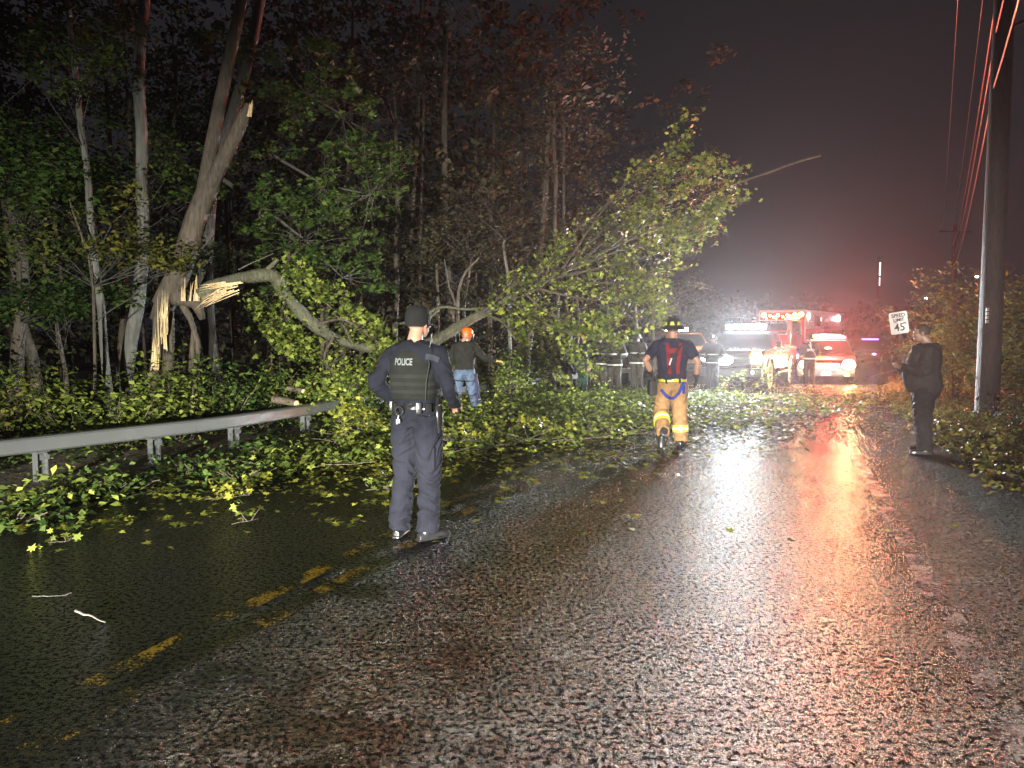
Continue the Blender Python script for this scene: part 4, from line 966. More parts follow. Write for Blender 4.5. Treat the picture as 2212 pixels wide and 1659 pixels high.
base2 = zero(at(2052, 780, 46)); o = empty('utility_pole', base2, label='distant utility pole beyond the feathery shrub carrying the cables', cat='utility pole')
m = MB(); m.tube([(0, 0, -.2), (0, 0, 8.6)], [.17, .12], 12).box((0, 0, 8.2), (2.0, .1, .1)); m.build('pole', M_barkdark, o)
base3 = zero(at(1893, 760, 62)); o = empty('utility_pole', base3, label='far off utility pole with a self-glowing white strip near its top above the suv', cat='utility pole')
m = MB(); m.tube([(0, 0, -.2), (0, 0, 8.4)], [.16, .11], 12); m.build('pole', M_barkdark, o)
m = MB(); m.box((0, -.16, 7.35), (.11, .03, 1.1)).box((0, -.16, 6.3), (.07, .03, .7)); m.build('glowing_strip', emat('painted_glint', (1, .96, .95), 2.2), o)  # emission paints in the glint; the strip is no lamp
cols = pmat('cable_sheath', (0.09, 0.07, 0.07), .4, spec=.6, metal=.2)
for i, (z0, dx, z1, x1, lab) in enumerate([(9.6, -.9, 8.3, -.8, 'outermost overhead power cable on the left side of the pole'), (9.6, -.35, 8.3, -.2, 'inner overhead power cable left of the pole'),
                      (8.2, -.20, 7.4, -.1, 'middle overhead cable passing close to the pole'), (7.2, -.22, 6.7, -.1, 'lower communication cable leaving the pole'), (6.2, -.22, 6.1, -.1, 'lowest thick communication cable leaving the pole')]):
    a = PB + Vector((dx, -.15, z0)); b_ = base2 + Vector((x1, 0, z1)); P = []
    back = a + (a - b_).normalized() * 22 + Vector((0, 0, .8))
    for k in range(13): t = k / 12; P.append(back.lerp(a, t) - Vector((0, 0, .7 * 4 * t * (1 - t))))
    for k in range(1, 25): t = k / 24; P.append(a.lerp(b_, t) - Vector((0, 0, .9 * 4 * t * (1 - t))))
    m = MB(); m.tube([p - a for p in P], .014 if i > 1 else .008, 6); ob = m.build('overhead_cable', cols); ob.location = a
    tag(ob, lab, 'cable', 'overhead cables')
# speed limit sign
sp_ = zero(at(1972, 800, 19.0)); o = empty('speed_limit_sign', sp_, R(-2), label='white speed limit 45 sign tilted on a steel post behind the man in dark clothes', cat='road sign')
T = Matrix.Translation((-.09, 0, 0)) @ Matrix.Rotation(R(-9), 4, 'Y')
m = MB(); n = 5; P = []
w2, h2, rd = .235, .29, .05
for (cx_, cz_, a0) in ((w2 - rd, h2 - rd, 0), (-w2 + rd, h2 - rd, 90), (-w2 + rd, -h2 + rd, 180), (w2 - rd, -h2 + rd, 270)):
    for k in range(n): a = R(a0 + 90 * k / (n - 1)); P.append((cx_ + rd * math.cos(a), cz_ + rd * math.sin(a)))
T2 = T @ Matrix.Translation((0, 0, 2.0))
m.prism(P, -.004, .004, axis='y'); me = m.mesh('plate'); me.transform(T2); mesh_obj('plate', me, pmat('sign_white', (.85, .85, .85), .35, vary=.03), o)
M_blk = pmat('sign_black', (.015, .015, .015), .5)
for s_, sz, z in (('SPEED', .13, .19), ('LIMIT', .12, .075), ('45', .28, -.125)):
    text_obj(s_, sz, M_blk, o, T2 @ Matrix.Translation((0, -.0075, z)) @ Matrix.Rotation(R(90), 4, 'X'), ext=.002, bold=.003)
m = MB(); m.prism([(-.035, -.01), (-.012, .02), (.012, .02), (.035, -.01), (.026, -.012), (.008, .010), (-.008, .010), (-.026, -.012)], -1.95, .27, axis='z'); me = m.mesh('post'); me.transform(T2 @ Matrix.Translation((0, .026, 0))); mesh_obj('post', me, M_galv, o)
# small reflective delineator and distant lamps
def far_lamp(x, y, Y, s, lab, hz=None):
    p = at(x, y, Y); o = empty('street_lamp', zero(p), label=lab, cat='street lamp')
    MB().tube([(0, 0, -.1), (0, 0, p.z + .1)], .06, 8).build('post', M_barkdark, o)
    MB().tube([(0, 0, p.z + .1), (-.02, -.25, p.z + .12)], .04, 6).build('arm', M_barkdark, o)
    l = MB().ell((0, -.3, p.z), (s, s, s * .8)).build('lamp', E_small, o)
far_lamp(1996, 646, 70, .13, 'small white lamp in the distance above the speed sign'); far_lamp(2106, 598, 75, .13, 'small distant white lamp between the tall shrub and the pole')
far_lamp(2013, 637, 74, .07, 'faint distant lamp right of the lamp above the speed sign')
q = zero(at(1985, 845, 22)); q = zero(at(2084, 850, 20)); o = empty('delineator_post', q, label='slim roadside delineator post with red reflectors in the verge', cat='delineator')
MB().box((0, 0, .5), (.06, .03, 1.1), bev=.008).build('post', pmat('grey_plastic', (.3, .28, .28), .5), o)
m = MB()
for i in range(5): m.box((0, -.02, .62 + i * .085), (.045, .008, .05))
m.build('reflectors', pmat('red_reflector', (.7, .08, .06), .2, coat=.8), o)
# cut log ends by the guardrail
for (x, y, Y, sc, lab) in ((640, 872, 11.9, 1, 'short sawn log resting on the far end of the near rail'), (985, 838, 14.6, .9, 'pale sawn log between the worker legs'), (655, 845, 12.4, .7, 'splintered branch end poking up behind the log on the rail')):
    p = at(x, y, Y); m = MB(); d = Vector((-.45, .25, .05)) * sc; o = empty('log', (p.x, p.y, p.z), label=lab, cat='log')
    m.tube([d, d * .5 + Vector((0, 0, .01)), (0, 0, 0)], [.06 * sc, .062 * sc, .058 * sc], 12, jit=.08); m.build('bark', M_bark, o, ang=80)
    m = MB(); m.cyl((.0, 0, 0), Vector((.012, -.006, 0)), .052 * sc, .052 * sc, 14); m.build('cut_face', M_wood, o)

# ================================================================== people (local frame: the figure faces +Y)
M_skin = pmat('skin', (0.28, 0.15, 0.10), .5, vary=.12, scale=20)
M_skin_dk = pmat('skin_deep', (0.20, 0.11, 0.08), .5, vary=.12, scale=20)
M_hair = pmat('short_dark_hair', (0.03, 0.02, 0.015), .7, bump=.4, bscale=200)
def cloth(name, col, rough=.9, bump=.25, vary=.22): return pmat(name, col, rough, spec=.22, vary=vary, scale=11, bump=bump, bscale=220)
M_glove = cloth('black_glove', (.016, .015, .016), .55)
M_boot = pmat('black_leather_boot', (.014, .014, .015), .3, bump=.1, bscale=30, coat=.3)
M_refl_y = pmat('lime_reflective_tape', (.36, .36, .02), .4, vary=.05)
M_refl_w = pmat('silver_reflective_tape', (.5, .5, .48), .35, vary=.05)

def hand(mb, w, d, n, side, s=1.0, curl=.5, fat=1.0):
    """palm and five separate fingers; w wrist, d finger direction, n palm normal, side = +1 thumb towards d x n"""
    d = Vector(d).normalized(); n = Vector(n); n = (n - d * n.dot(d)).normalized(); t = d.cross(n).normalized() * side; w = Vector(w)
    mb.loft([w - d * .02, w + d * .03 * s, w + d * .065 * s, w + d * .095 * s], [(.022 * s * fat, .018 * s * fat), (.033 * s * fat, .017 * s * fat), (.040 * s * fat, .015 * s * fat), (.036 * s * fat, .012 * s * fat)], n=12, front=n, sub=2)
    for k, (o, l) in enumerate([(.030, .070), (.010, .080), (-.010, .075), (-.029, .058)]):
        b = w + d * .088 * s + t * o * s; l *= s; p = [b, b + (d + n * curl * .5).normalized() * l * .42]
        p.append(p[-1] + (d * (1 - curl * .6) + n * curl * 1.1).normalized() * l * .33); p.append(p[-1] + (d * (.6 - curl) + n * curl * 1.6 + d * .1).normalized() * l * .25)
        mb.loft(p, [(.0085 * s * fat, .0085 * s * fat)] * 3 + [(.006 * s * fat, .006 * s * fat)], n=8, front=n, sub=2)
    b = w + d * .025 * s + t * .026 * s; p = [b, b + (t * .8 + d * .7 + n * .3).normalized() * .038 * s]; p.append(p[-1] + (t * .3 + d + n * .4).normalized() * .030 * s); p.append(p[-1] + (d + n * .6).normalized() * .018 * s)
    mb.loft(p, [(.013 * s * fat, .013 * s * fat), (.011 * s * fat, .011 * s * fat), (.010 * s * fat, .010 * s * fat), (.007 * s * fat, .007 * s * fat)], n=8, front=n, sub=2)
def arm_loft(mb, S, E, Wr, r0, r1, r2, t0=0.0, t1=1.0, bell=1.0):
    S, E, Wr = Vector(S), Vector(E), Vector(Wr)
    pts = [S, S.lerp(E, .35), S.lerp(E, .75), E, E.lerp(Wr, .3), E.lerp(Wr, .7), Wr]
    rad = [r0, r0 * .98, (r0 * .35 + r1 * .65), r1, r1 * 1.03, (r1 * .4 + r2 * .6), r2 * bell]
    k = 7 if t1 >= 1 else (3 if t1 < .5 else 4)
    mb.loft(pts[:k], [(r, r) for r in rad[:k]], n=14, sub=3)
def leg_loft(mb, Hp, K, A, r0, r1, r2, r3, depth=1.1, t1=1.0):
    Hp, K, A = Vector(Hp), Vector(K), Vector(A)
    pts = [Hp + (Hp - K).normalized() * .04, Hp.lerp(K, .25), Hp.lerp(K, .65), K, K.lerp(A, .3), K.lerp(A, .7), A]
    rad = [r0, r0, (r0 + r1) / 2, r1, r2, (r2 + r3) / 2, r3]
    mb.loft(pts, [(r, r * depth) for r in rad], n=16, sub=3)
def torso_loft(mb, J, sc, off=0.0, neck=True, hem=None):
    P = [Vector(J['pelvis']), Vector(J['waist']), Vector(J['chest']), Vector(J['upper'])]
    w = J['w']; z0 = P[0] + Vector((0, 0, -.06)) if hem is None else P[0].lerp(P[1], hem)
    pts = [z0, P[0].lerp(P[1], .5 if hem is None else max(.5, hem + .1)), P[1], P[1].lerp(P[2], .5), P[2], P[3], P[3] + Vector((0, 0, .055))]
    rad = [(w[0], w[1]), ((w[0] + w[2]) / 2, (w[1] + w[3]) / 2), (w[2], w[3]), ((w[2] + w[4]) / 2, (w[3] + w[5]) / 2), (w[4], w[5]), (w[4] * .93, w[5] * .86), (w[4] * .45, w[5] * .6)]
    mb.loft(pts, [(a + off, b + off) for a, b in rad], n=24, sub=4, ex=2.35)
def head_geo(mb, J, s=1.0):
    h = Vector(J['head']); f = Vector(J.get('face', (0, 1, 0))).normalized(); sd = f.cross(Vector((0, 0, 1))).normalized(); up = sd.cross(f)
    M = Matrix.Translation(h) @ Matrix((sd, f, up)).transposed().to_4x4() @ Matrix.Scale(s, 4)
    mb.ell((0, -.012, .022), (.076, .096, .095), M, 20, 14)                    # skull
    mb.loft([(0, .02, .03), (0, .028, -.03), (0, .040, -.075), (0, .052, -.108)], [(.068, .068), (.062, .062), (.050, .052), (.026, .026)], n=16, M=M, sub=3)   # face and jaw
    mb.ell((0, .086, .028), (.050, .014, .012), M)                             # brow
    mb.loft([(0, .088, .02), (0, .100, -.005), (0, .110, -.026), (0, .092, -.036)], [(.008, .008), (.010, .010), (.014, .012), (.010, .006)], n=10, M=M, sub=2)  # nose
    mb.ell((0, .090, -.058), (.024, .009, .006), M); mb.ell((0, .088, -.068), (.020, .010, .006), M)   # lips
    for q in (-1, 1):
        mb.ell((q * .080, -.008, -.012), (.009, .018, .030), M, 10, 8)           # ear
        mb.ell((q * .042, .070, -.02), (.020, .018, .018), M, 10, 8)             # cheek
    n0 = Vector(J['upper']) + Vector((0, 0, .01)); mb.loft([n0, n0 + Vector((0, .0, .07)), h + M.to_3x3() @ Vector((0, -.02, -.06)), h + M.to_3x3() @ Vector((0, -.01, 0))], [(.085, .075), (.060, .062), (.056, .060), (.05, .06)], n=16, sub=3)
    return M
def shoe(mb, A, toe, s=1.0, z=None, up=(0, 0, 1)):
    A = Vector(A); t = Vector(toe).normalized(); up = Vector(up); up = (up - t * up.dot(t)).normalized(); h = (Vector((0, 0, A.z - (z or 0)))).length if z is not None else A.z
    h = min(h, .11)
    b = A - up * (h - .032 * s)
    mb.loft([b - t * .085 * s, b - t * .04 * s, b + t * .05 * s, b + t * .13 * s, b + t * .185 * s], [(.028 * s, .030 * s), (.040 * s, .040 * s), (.044 * s, .040 * s), (.050 * s, .032 * s), (.034 * s, .022 * s)], n=14, front=up, sub=3)
    mb.loft([b - t * .02 * s, A + up * .02, A + up * .09], [(.042 * s, .052 * s), (.046 * s, .052 * s), (.050 * s, .055 * s)], n=14, front=t, sub=2)
    m = MB(); m.loft([b - t * .095 * s - up * .026 * s, b - t * .0 * s - up * .026 * s, b + t * .13 * s - up * .024 * s, b + t * .195 * s - up * .02 * s], [(.036 * s, .010), (.046 * s, .010), (.053 * s, .010), (.036 * s, .008)], n=12, front=up, sub=3); mb.add(m.v, m.f)
def band(J_a, J_b, t, r, h, mat, parent, name, front=(0, 1, 0), depth=1.0):
    """ring of tape round a limb at fraction t"""
    a, b = Vector(J_a), Vector(J_b); c = a.lerp(b, t); d = (b - a).normalized(); m = MB(); n = 24
    f = Vector(front); f = (f - d * f.dot(d)).normalized(); s = d.cross(f); vs = []; fs = []
    for k, (rr, q) in enumerate(((r, -h / 2), (r, h / 2), (r - .012, h / 2), (r - .012, -h / 2))):
        for i in range(n): an = 2 * math.pi * i / n; vs.append(c + d * q + s * math.cos(an) * rr + f * math.sin(an) * rr * depth)
    for k in range(4):
        for i in range(n): fs.append((k * n + i, k * n + (i + 1) % n, ((k + 1) % 4) * n + (i + 1) % n, ((k + 1) % 4) * n + i))
    m.add(vs, fs); return m.build(name, mat, parent)
def wrapband(target, z0, z1, mat, parent, name, rad=.6, off=.006, tilt=0.0, cx=0.0, cy=0.0, n=48, a0=0, a1=360):
    """belt or stripe laid on the surface of a garment by casting rays inward"""
    bm = bmesh.new(); bm.from_mesh(target.data); tr = BVHTree.FromBMesh(bm); bm.free(); vs = []; ok = []
    for i in range(n + 1):
        an = R(a0 + (a1 - a0) * i / n); d = Vector((math.cos(an), math.sin(an), 0))
        for z in (z0, z1):
            zz = z + tilt * d.x * .2; hit = tr.ray_cast(Vector((cx, cy, zz)) + d * rad, -d)
            p = (hit[0] if hit[0] else Vector((cx, cy, zz)) + d * .1); vs += [p + d * off, p - d * .006]
    fs = []
    for i in range(n):
        a, b = 4 * i, 4 * i + 4; fs += [(a, b, b + 2, a + 2), (a + 1, a + 3, b + 3, b + 1), (a, a + 1, b + 1, b), (a + 2, b + 2, b + 3, a + 3)]
    m = MB(); m.add(vs, fs); return m.build(name, mat, parent)
def strap(target, pts, width, mat, parent, name, off=.007, dirn=(0, 1, 0), th=.006):
    """webbing laid on a garment: pts on the garment projected along dirn"""
    bm = bmesh.new(); bm.from_mesh(target.data); tr = BVHTree.FromBMesh(bm); bm.free(); d = Vector(dirn).normalized(); P = cat([Vector(p) for p in pts], 6); Q = []
    for p in P:
        hit = tr.ray_cast(p - d * 1.0, d); Q.append((hit[0] if hit[0] else p) - d * off)
    vs = []; fs = []
    for i, p in enumerate(Q):
        t = (Q[min(i + 1, len(Q) - 1)] - Q[max(i - 1, 0)]).normalized(); s = t.cross(d).normalized() * width / 2
        vs += [p - s - d * th / 2, p + s - d * th / 2, p + s + d * th, p - s + d * th]
    for i in range(len(Q) - 1):
        for k in range(4): fs.append((i * 4 + k, i * 4 + (k + 1) % 4, (i + 1) * 4 + (k + 1) % 4, (i + 1) * 4 + k))
    fs += [(0, 1, 2, 3), tuple(len(vs) - 4 + k for k in (3, 2, 1, 0))]
    m = MB(); m.add(vs, fs); return m.build(name, mat, parent)

STD = dict(pelvis=(0, 0, .96), waist=(0, .0, 1.10), chest=(0, .0, 1.32), upper=(0, -.01, 1.46), head=(0, .03, 1.655),
           w=(.165, .115, .155, .11, .195, .125), sL=(-.185, -.01, 1.43), sR=(.185, -.01, 1.43), eL=(-.25, -.03, 1.15), eR=(.25, -.03, 1.15), wL=(-.25, .06, .90), wR=(.25, .06, .90),
           hL=(-.09, 0, .93), hR=(.09, 0, .93), kL=(-.11, .02, .50), kR=(.11, .02, .50), aL=(-.12, -.02, .09), aR=(.12, -.02, .09), tL=(-.15, 1, 0), tR=(.15, 1, 0))
def figure(label, loc, rz, J=None, vox=.010, skin=None, top=None, top_off=.014, sleeve=1.0, arm_r=(.062, .050, .038), legs=None, leg_off=.0, leg_r=(.098, .072, .066, .060), hem=.30, wr=.008,
           glove=None, boots=M_boot, hands=None, s=1.0, collar=None, boot_s=1.0, headwear=None, hair=True, jacket_len=None, eyes=False, fatglove=1.25):
    J = {**STD, **(J or {})}; skin = skin or M_skin
    o = empty('person', loc, rz, label=label, cat='person'); o.scale = (s, s, s)
    hd = hands or {}
    b = MB(); torso_loft(b, J, 1, -.012)
    for q in ('L', 'R'):
        arm_loft(b, J['s' + q], J['e' + q], J['w' + q], .052, .040, .029)
        leg_loft(b, J['h' + q], J['k' + q], J['a' + q], leg_r[0] - .022, .052, .050, .036)
        dd, nn, cu = hd.get(q, (Vector(J['w' + q]) - Vector(J['e' + q]), (1 if q == 'L' else -1, .3, 0), .55))
        sdn = 1 if q == 'L' else -1
        hand(b, J['w' + q], dd, nn, hd.get('side' + q, sdn), 1.0, cu)
    Mh = head_geo(b, J)
    body = remeshed('body', b, vox * .62, skin, o, 2)
    if glove:
        for q in ('L', 'R'):
            g = MB(); dd, nn, cu = hd.get(q, (Vector(J['w' + q]) - Vector(J['e' + q]), (1 if q == 'L' else -1, .3, 0), .55)); hand(g, J['w' + q], dd, nn, hd.get('side' + q, 1 if q == 'L' else -1), 1.08, cu, fatglove)
            d = (Vector(J['w' + q]) - Vector(J['e' + q])).normalized(); g.loft([Vector(J['w' + q]) - d * .07, Vector(J['w' + q]) + d * .02], [(.046, .046), (.034, .034)], n=12, sub=2)
            remeshed('glove', g, vox * .7, glove, o, 2)
    if legs:
        m = MB()
        for q in ('L', 'R'):
            leg_loft(m, J['h' + q], J['k' + q], Vector(J['a' + q]) + Vector((0, 0, -.03)) if Vector(J['a' + q]).z < .14 else J['a' + q], leg_r[0] + leg_off, leg_r[1] + leg_off, leg_r[2] + leg_off, leg_r[3] + leg_off)
        P = Vector(J['pelvis']); wv = J['w']
        m.loft([P + Vector((0, 0, -.10)), P, P.lerp(Vector(J['waist']), .55), Vector(J['waist'])], [(wv[0] * .9 + leg_off, wv[1] * .95 + leg_off), (wv[0] + leg_off + .006, wv[1] + leg_off + .006), ((wv[0] + wv[2]) / 2 + leg_off, (wv[1] + wv[3]) / 2 + leg_off + .003), (wv[2] + leg_off + .001, wv[3] + leg_off + .001)], n=20, sub=3, ex=2.3)
        tr = remeshed('trousers', m, vox, legs, o, 3, wr * 1.2, (6, 6, 17), 3)
    else: tr = None
    tp = None
    if top:
        m = MB(); torso_loft(m, J, 1, top_off, hem=hem if jacket_len is None else None)
        if jacket_len is not None:
            P = Vector(J['pelvis']); wv = J['w']; m.loft([P + Vector((0, 0, -jacket_len)), P, Vector(J['waist'])], [(wv[0] + top_off + .014, wv[1] + top_off + .014), (wv[0] + top_off + .02, wv[1] + top_off + .02), (wv[2] + top_off, wv[3] + top_off)], n=24, sub=3, ex=2.3)
        for q in ('L', 'R'):
            arm_loft(m, J['s' + q], J['e' + q], J['w' + q], arm_r[0] + top_off * .7, arm_r[1] + top_off * .7, arm_r[2] + top_off * .7, t1=sleeve)
            m.ell(J['s' + q], (arm_r[0] + top_off * .8,) * 3)
        if collar:
            n0 = Vector(J['upper']); m.loft([n0 + Vector((0, 0, .02)), n0 + Vector((0, .005, collar + .045))], [(.10, .088), (.072, .075)], n=18, sub=2)
        tp = remeshed('shirt' if sleeve < 1 else 'jacket', m, vox, top, o, 3, wr, (7, 7, 12), 7)
    m = MB(); 
    for q in ('L', 'R'):
        m = MB(); A = Vector(J['a' + q]); shoe(m, A, J['t' + q], boot_s, up=J.get('u' + q, (0, 0, 1))); remeshed('boot', m, vox * .8, boots, o, 2)
    if hair:
        m = MB(); m.ell((0, -.016, .024), (.079, .0965, .098), Mh, 22, 16); me = m.mesh('hair'); bm = bmesh.new(); bm.from_mesh(me)
        inv = Mh.inverted(); bmesh.ops.delete(bm, geom=[v for v in bm.verts if (inv @ v.co).z < -.035 or ((inv @ v.co).y > .045 and (inv @ v.co).z < .06)], context='VERTS'); bm.to_mesh(me); bm.free(); smooth_by_angle(me); mesh_obj('hair', me, M_hair, o)
    if eyes:
        for q in (-1, 1):
            m = MB(); m.ell((q * .031, .083, .008), (.012, .007, .006), Mh, 10, 6); m.build('eye', pmat('dark_eye', (.02, .015, .012), .2), o)
    return o, J, Mh, tp, tr, body
def cap(o, Mh, mat, tilt=0):
    m = MB(); bm = bmesh.new(); T = Mh @ Matrix.Translation((0, -.012, .045))
    n = 28; vs = []; fs = []
    prof = [(.93, -.068), (.985, -.045), (1.0, -.015), (.985, .02), (.92, .050), (.76, .076), (.50, .092), (.2, .099), (.001, .100)]
    for (r_, z) in prof:
        for i in range(n): a = 2 * math.pi * i / n; vs.append((.092 * r_ * math.cos(a), .110 * r_ * math.sin(a), z))
    for j in range(len(prof) - 1):
        for i in range(n): fs.append((j * n + i, j * n + (i + 1) % n, (j + 1) * n + (i + 1) % n, (j + 1) * n + i))
    m.add(vs, fs, T); c = m.build('cap', mat, o)
    m = MB(); vs = []; fs = []; n = 14
    for k, (yy, zz) in enumerate([(0, 0), (.035, -.002), (.07, -.010)]):
        for i in range(n + 1): a = R(20 + 140 * i / n); vs.append((.088 * math.cos(a), .100 * math.sin(a) + yy * math.sin(a) ** .6 if math.sin(a) > 0 else 0, -.038 + zz - .016 * math.cos(a) ** 2))
    for k in range(2):
        for i in range(n): fs.append((k * (n + 1) + i, k * (n + 1) + i + 1, (k + 1) * (n + 1) + i + 1, (k + 1) * (n + 1) + i))
    m.add(vs, fs, T); b = m.build('peak', mat, c); s_ = b.modifiers.new('s', 'SOLIDIFY'); s_.thickness = .005
    MB().ell((0, 0, .100), (.008, .008, .006), T, 10, 6).build('button', mat, c); return c
def fire_helmet(o, Mh, mat, tet=True, shield=False, sc=1.0):
    T = Mh @ Matrix.Translation((0, -.012, .05)) @ Matrix.Scale(sc, 4); n = 32; vs = []; fs = []
    prof = [(.155, .165, -.035, .035), (.150, .160, -.026, .03), (.112, .128, -.008, .006), (.108, .125, .02, 0), (.102, .118, .055, 0), (.082, .095, .088, 0), (.05, .06, .108, 0), (.001, .001, .116, 0)]
    for (rx, ry, z, bk) in prof:
        for i in range(n):
            a = 2 * math.pi * i / n; y = ry * math.sin(a); y -= bk if math.sin(a) < 0 else 0; vs.append((rx * math.cos(a), y, z - (.022 if (math.sin(a) < -.3 and z < -.02) else 0)))
    for j in range(len(prof) - 1):
        for i in range(n): fs.append((j * n + i, j * n + (i + 1) % n, (j + 1) * n + (i + 1) % n, (j + 1) * n + i))
    m = MB(); m.add(vs, fs, T); h = m.build('helmet', mat, o, ang=60); s_ = h.modifiers.new('s', 'SOLIDIFY'); s_.thickness = .004
    m = MB()
    for k in range(4): a = k * math.pi / 4; m.tube([T @ Vector((.110 * math.cos(a) * c_, .126 * math.sin(a) * c_, z)) for c_, z in ((1, .03), (.94, .060), (.75, .092), (.45, .114), (0, .122), (-.45, .114), (-.75, .092), (-.94, .060), (-1, .03))], .005, 6)
    m.build('ridges', mat, h)
    if tet:
        for a0 in (200, 250, 300, 20, 160):
            m = MB(); P = []
            for (c_, z, da) in ((1.02, .008, -15), (1.02, .008, 15), (.97, .055, 10), (.97, .055, -10)): a = R(a0 + da); P.append((.112 * c_ * math.cos(a), .129 * c_ * math.sin(a), z))
            mid = [((.116 if z < .03 else .113) * math.cos(R(a0)), (.134 if z < .03 else .129) * math.sin(R(a0)), z) for z in (.008, .055)]
            m.add([P[0], mid[0], mid[1], P[3], P[1], P[2]], [(0, 1, 2, 3), (1, 4, 5, 2)], T); m.build('reflective_patch', M_refl_y, h, smooth=False)
    if shield: m = MB(); m.prism([(-.04, 0), (.04, 0), (.045, .07), (0, .11), (-.045, .07)], .128, .134, M=T, axis='y'); m.build('front_shield', M_refl_w, h)
    return h
def forestry_helmet(o, Mh):
    T = Mh @ Matrix.Translation((0, -.008, .045)); mo = pmat('orange_helmet_plastic', (.5, .10, .01), .4, vary=.05); n = 28; vs = []; fs = []
    prof = [(1.03, -.03), (1.05, 0), (1.0, .035), (.86, .075), (.58, .100), (.25, .112), (.001, .114)]
    for (r_, z) in prof:
        for i in range(n): a = 2 * math.pi * i / n; vs.append((.100 * r_ * math.cos(a), .122 * r_ * math.sin(a) + (.03 * max(0, math.sin(a)) if z < -.01 else 0), z))
    for j in range(len(prof) - 1):
        for i in range(n): fs.append((j * n + i, j * n + (i + 1) % n, (j + 1) * n + (i + 1) % n, (j + 1) * n + i))
    m = MB(); m.add(vs, fs, T); h = m.build('helmet', mo, o); s_ = h.modifiers.new('s', 'SOLIDIFY'); s_.thickness = .004
    for q in (-1, 1):
        m = MB(); m.loft([(q * .082, -.004, -.058), (q * .112, -.004, -.058)], [(.034, .045), (.030, .040)], n=16, M=T, sub=2); m.build('ear_muff', mo, h)
    m = MB(); vs = []; fs = []; k = 12
    for z in (.01, -.10):
        for i in range(k + 1): a = R(25 + 130 * i / k); vs.append((.120 * math.cos(a), .150 * math.sin(a), z))
    for i in range(k): fs.append((i, i + 1, k + 2 + i, k + 1 + i))
    m.add(vs, fs, T); b = m.build('visor', M_plastic, h); s_ = b.modifiers.new('s', 'SOLIDIFY'); s_.thickness = .004
    return h

# ---- 1 police officer seen from behind, left foreground
C_navy = cloth('navy_uniform_shirt', (.006, .0065, .012)); C_pant = cloth('dark_blue_uniform_trousers', (.0075, .008, .014)); C_vest = cloth('black_vest_fabric', (.008, .009, .008), .9, .3); C_cap = cloth('black_cap_fabric', (.006, .006, .006), .9, .15)
pc = gnd(902, 1160)
J1 = dict(pelvis=(0, 0, 1.00), waist=(0, 0, 1.13), chest=(0, .0, 1.36), upper=(.0, -.01, 1.515), head=(.01, .03, 1.715), face=(.25, 1, -.02), w=(.172, .125, .168, .125, .205, .135),
          sL=(-.20, 0, 1.475), sR=(.20, 0, 1.475), eL=(-.325, -.09, 1.24), wL=(-.21, .13, 1.05), eR=(.285, .0, 1.215), wR=(.235, .22, 1.055),
          hL=(-.095, 0, .96), hR=(.095, 0, .96), kL=(-.125, .03, .53), kR=(.10, .02, .53), aL=(-.16, -.02, .09), aR=(.11, -.03, .09), tL=(-.25, 1, 0), tR=(.55, .9, 0))
o1, J, Mh, tp, tr, bd = figure('police officer seen from behind in dark cap and vest lettered POLICE', (pc.x, pc.y, 0), R(-22), J1, .0085, top=C_navy, legs=C_pant, leg_r=(.116, .092, .084, .086), hem=.42, collar=.02, wr=.015,
    hands={'L': ((.4, .6, -.7), (1, 0, 0), .7), 'R': ((-.55, .75, -.25), (0, .2, -1), .6)})
cap(o1, Mh, C_cap)
m = MB(); P = [(0, -.005, 1.12), (0, -.005, 1.25), (0, -.005, 1.38), (0, -.012, 1.47), (0, -.012, 1.53)]
m.loft(P, [(.190, .156), (.196, .160), (.192, .166), (.150, .150), (.095, .11)], n=28, sub=4, ex=2.9); vest = remeshed('vest', m, .009, C_vest, o1, 3, .004, (5, 5, 14), 2)
for z in (1.185, 1.245, 1.305): wrapband(vest, z - .014, z + .014, cloth('vest_webbing', (.012, .013, .012)), vest, 'webbing', off=.005)
me_t = text_obj('POLICE', .062, pmat('grey_lettering', (.10, .11, .115), .6, vary=.05), vest, Matrix.Translation((-.015, -.4, 1.415)) @ Matrix.Rotation(R(90), 4, 'X') @ Matrix.Diagonal((.78, 1.15, 1, 1)), ext=.002, bold=.0022)
bm = bmesh.new(); bm.from_mesh(vest.data); tv = BVHTree.FromBMesh(bm); bm.free()
for v_ in me_t.data.vertices:
    hit = tv.ray_cast(Vector((v_.co.x, -1, v_.co.z)), Vector((0, 1, 0))); dy = v_.co.y + .4
    if hit[0]: v_.co.y = hit[0].y - .005 + dy
wrapband(tr, 1.045, 1.092, pmat('duty_belt_leather', (.008, .008, .009), .3, coat=.4), o1, 'duty_belt', off=.012)
m = MB(); m.loft([(.205, -.01, 1.07), (.215, -.02, .98), (.210, -.015, .86)], [(.024, .042), (.026, .045), (.015, .020)], n=14, sub=3); m.loft([(.215, -.045, 1.09), (.235, -.075, 1.15)], [(.016, .024), (.014, .020)], n=10, sub=2); m.build('holster', M_boot, o1)
m = MB(); c_ = Vector((-.055, -.165, 1.035))
m.tube([c_ + Vector((.033 * math.cos(a), -.008, .033 * math.sin(a))) for a in [2 * math.pi * k / 16 for k in range(17)]], .0042, 6, cap=False); m.build('handcuff', M_chrome, o1)
m = MB(); m.tube([c_ + Vector((-.005, -.01, -.035)), c_ + Vector((-.012, -.012, -.075))], .004, 6).box(tuple(c_ + Vector((-.018, -.012, -.085))), (.012, .005, .035)).box(tuple(c_ + Vector((.002, -.012, -.08))), (.010, .005, .03)); m.build('keys', M_refl_w, o1)
strap(tp, [(.155, -.2, 1.46), (.20, -.2, 1.45), (.245, -.2, 1.43)], .045, cloth('shoulder_patch', (.02, .022, .03)), o1, 'shoulder_patch')
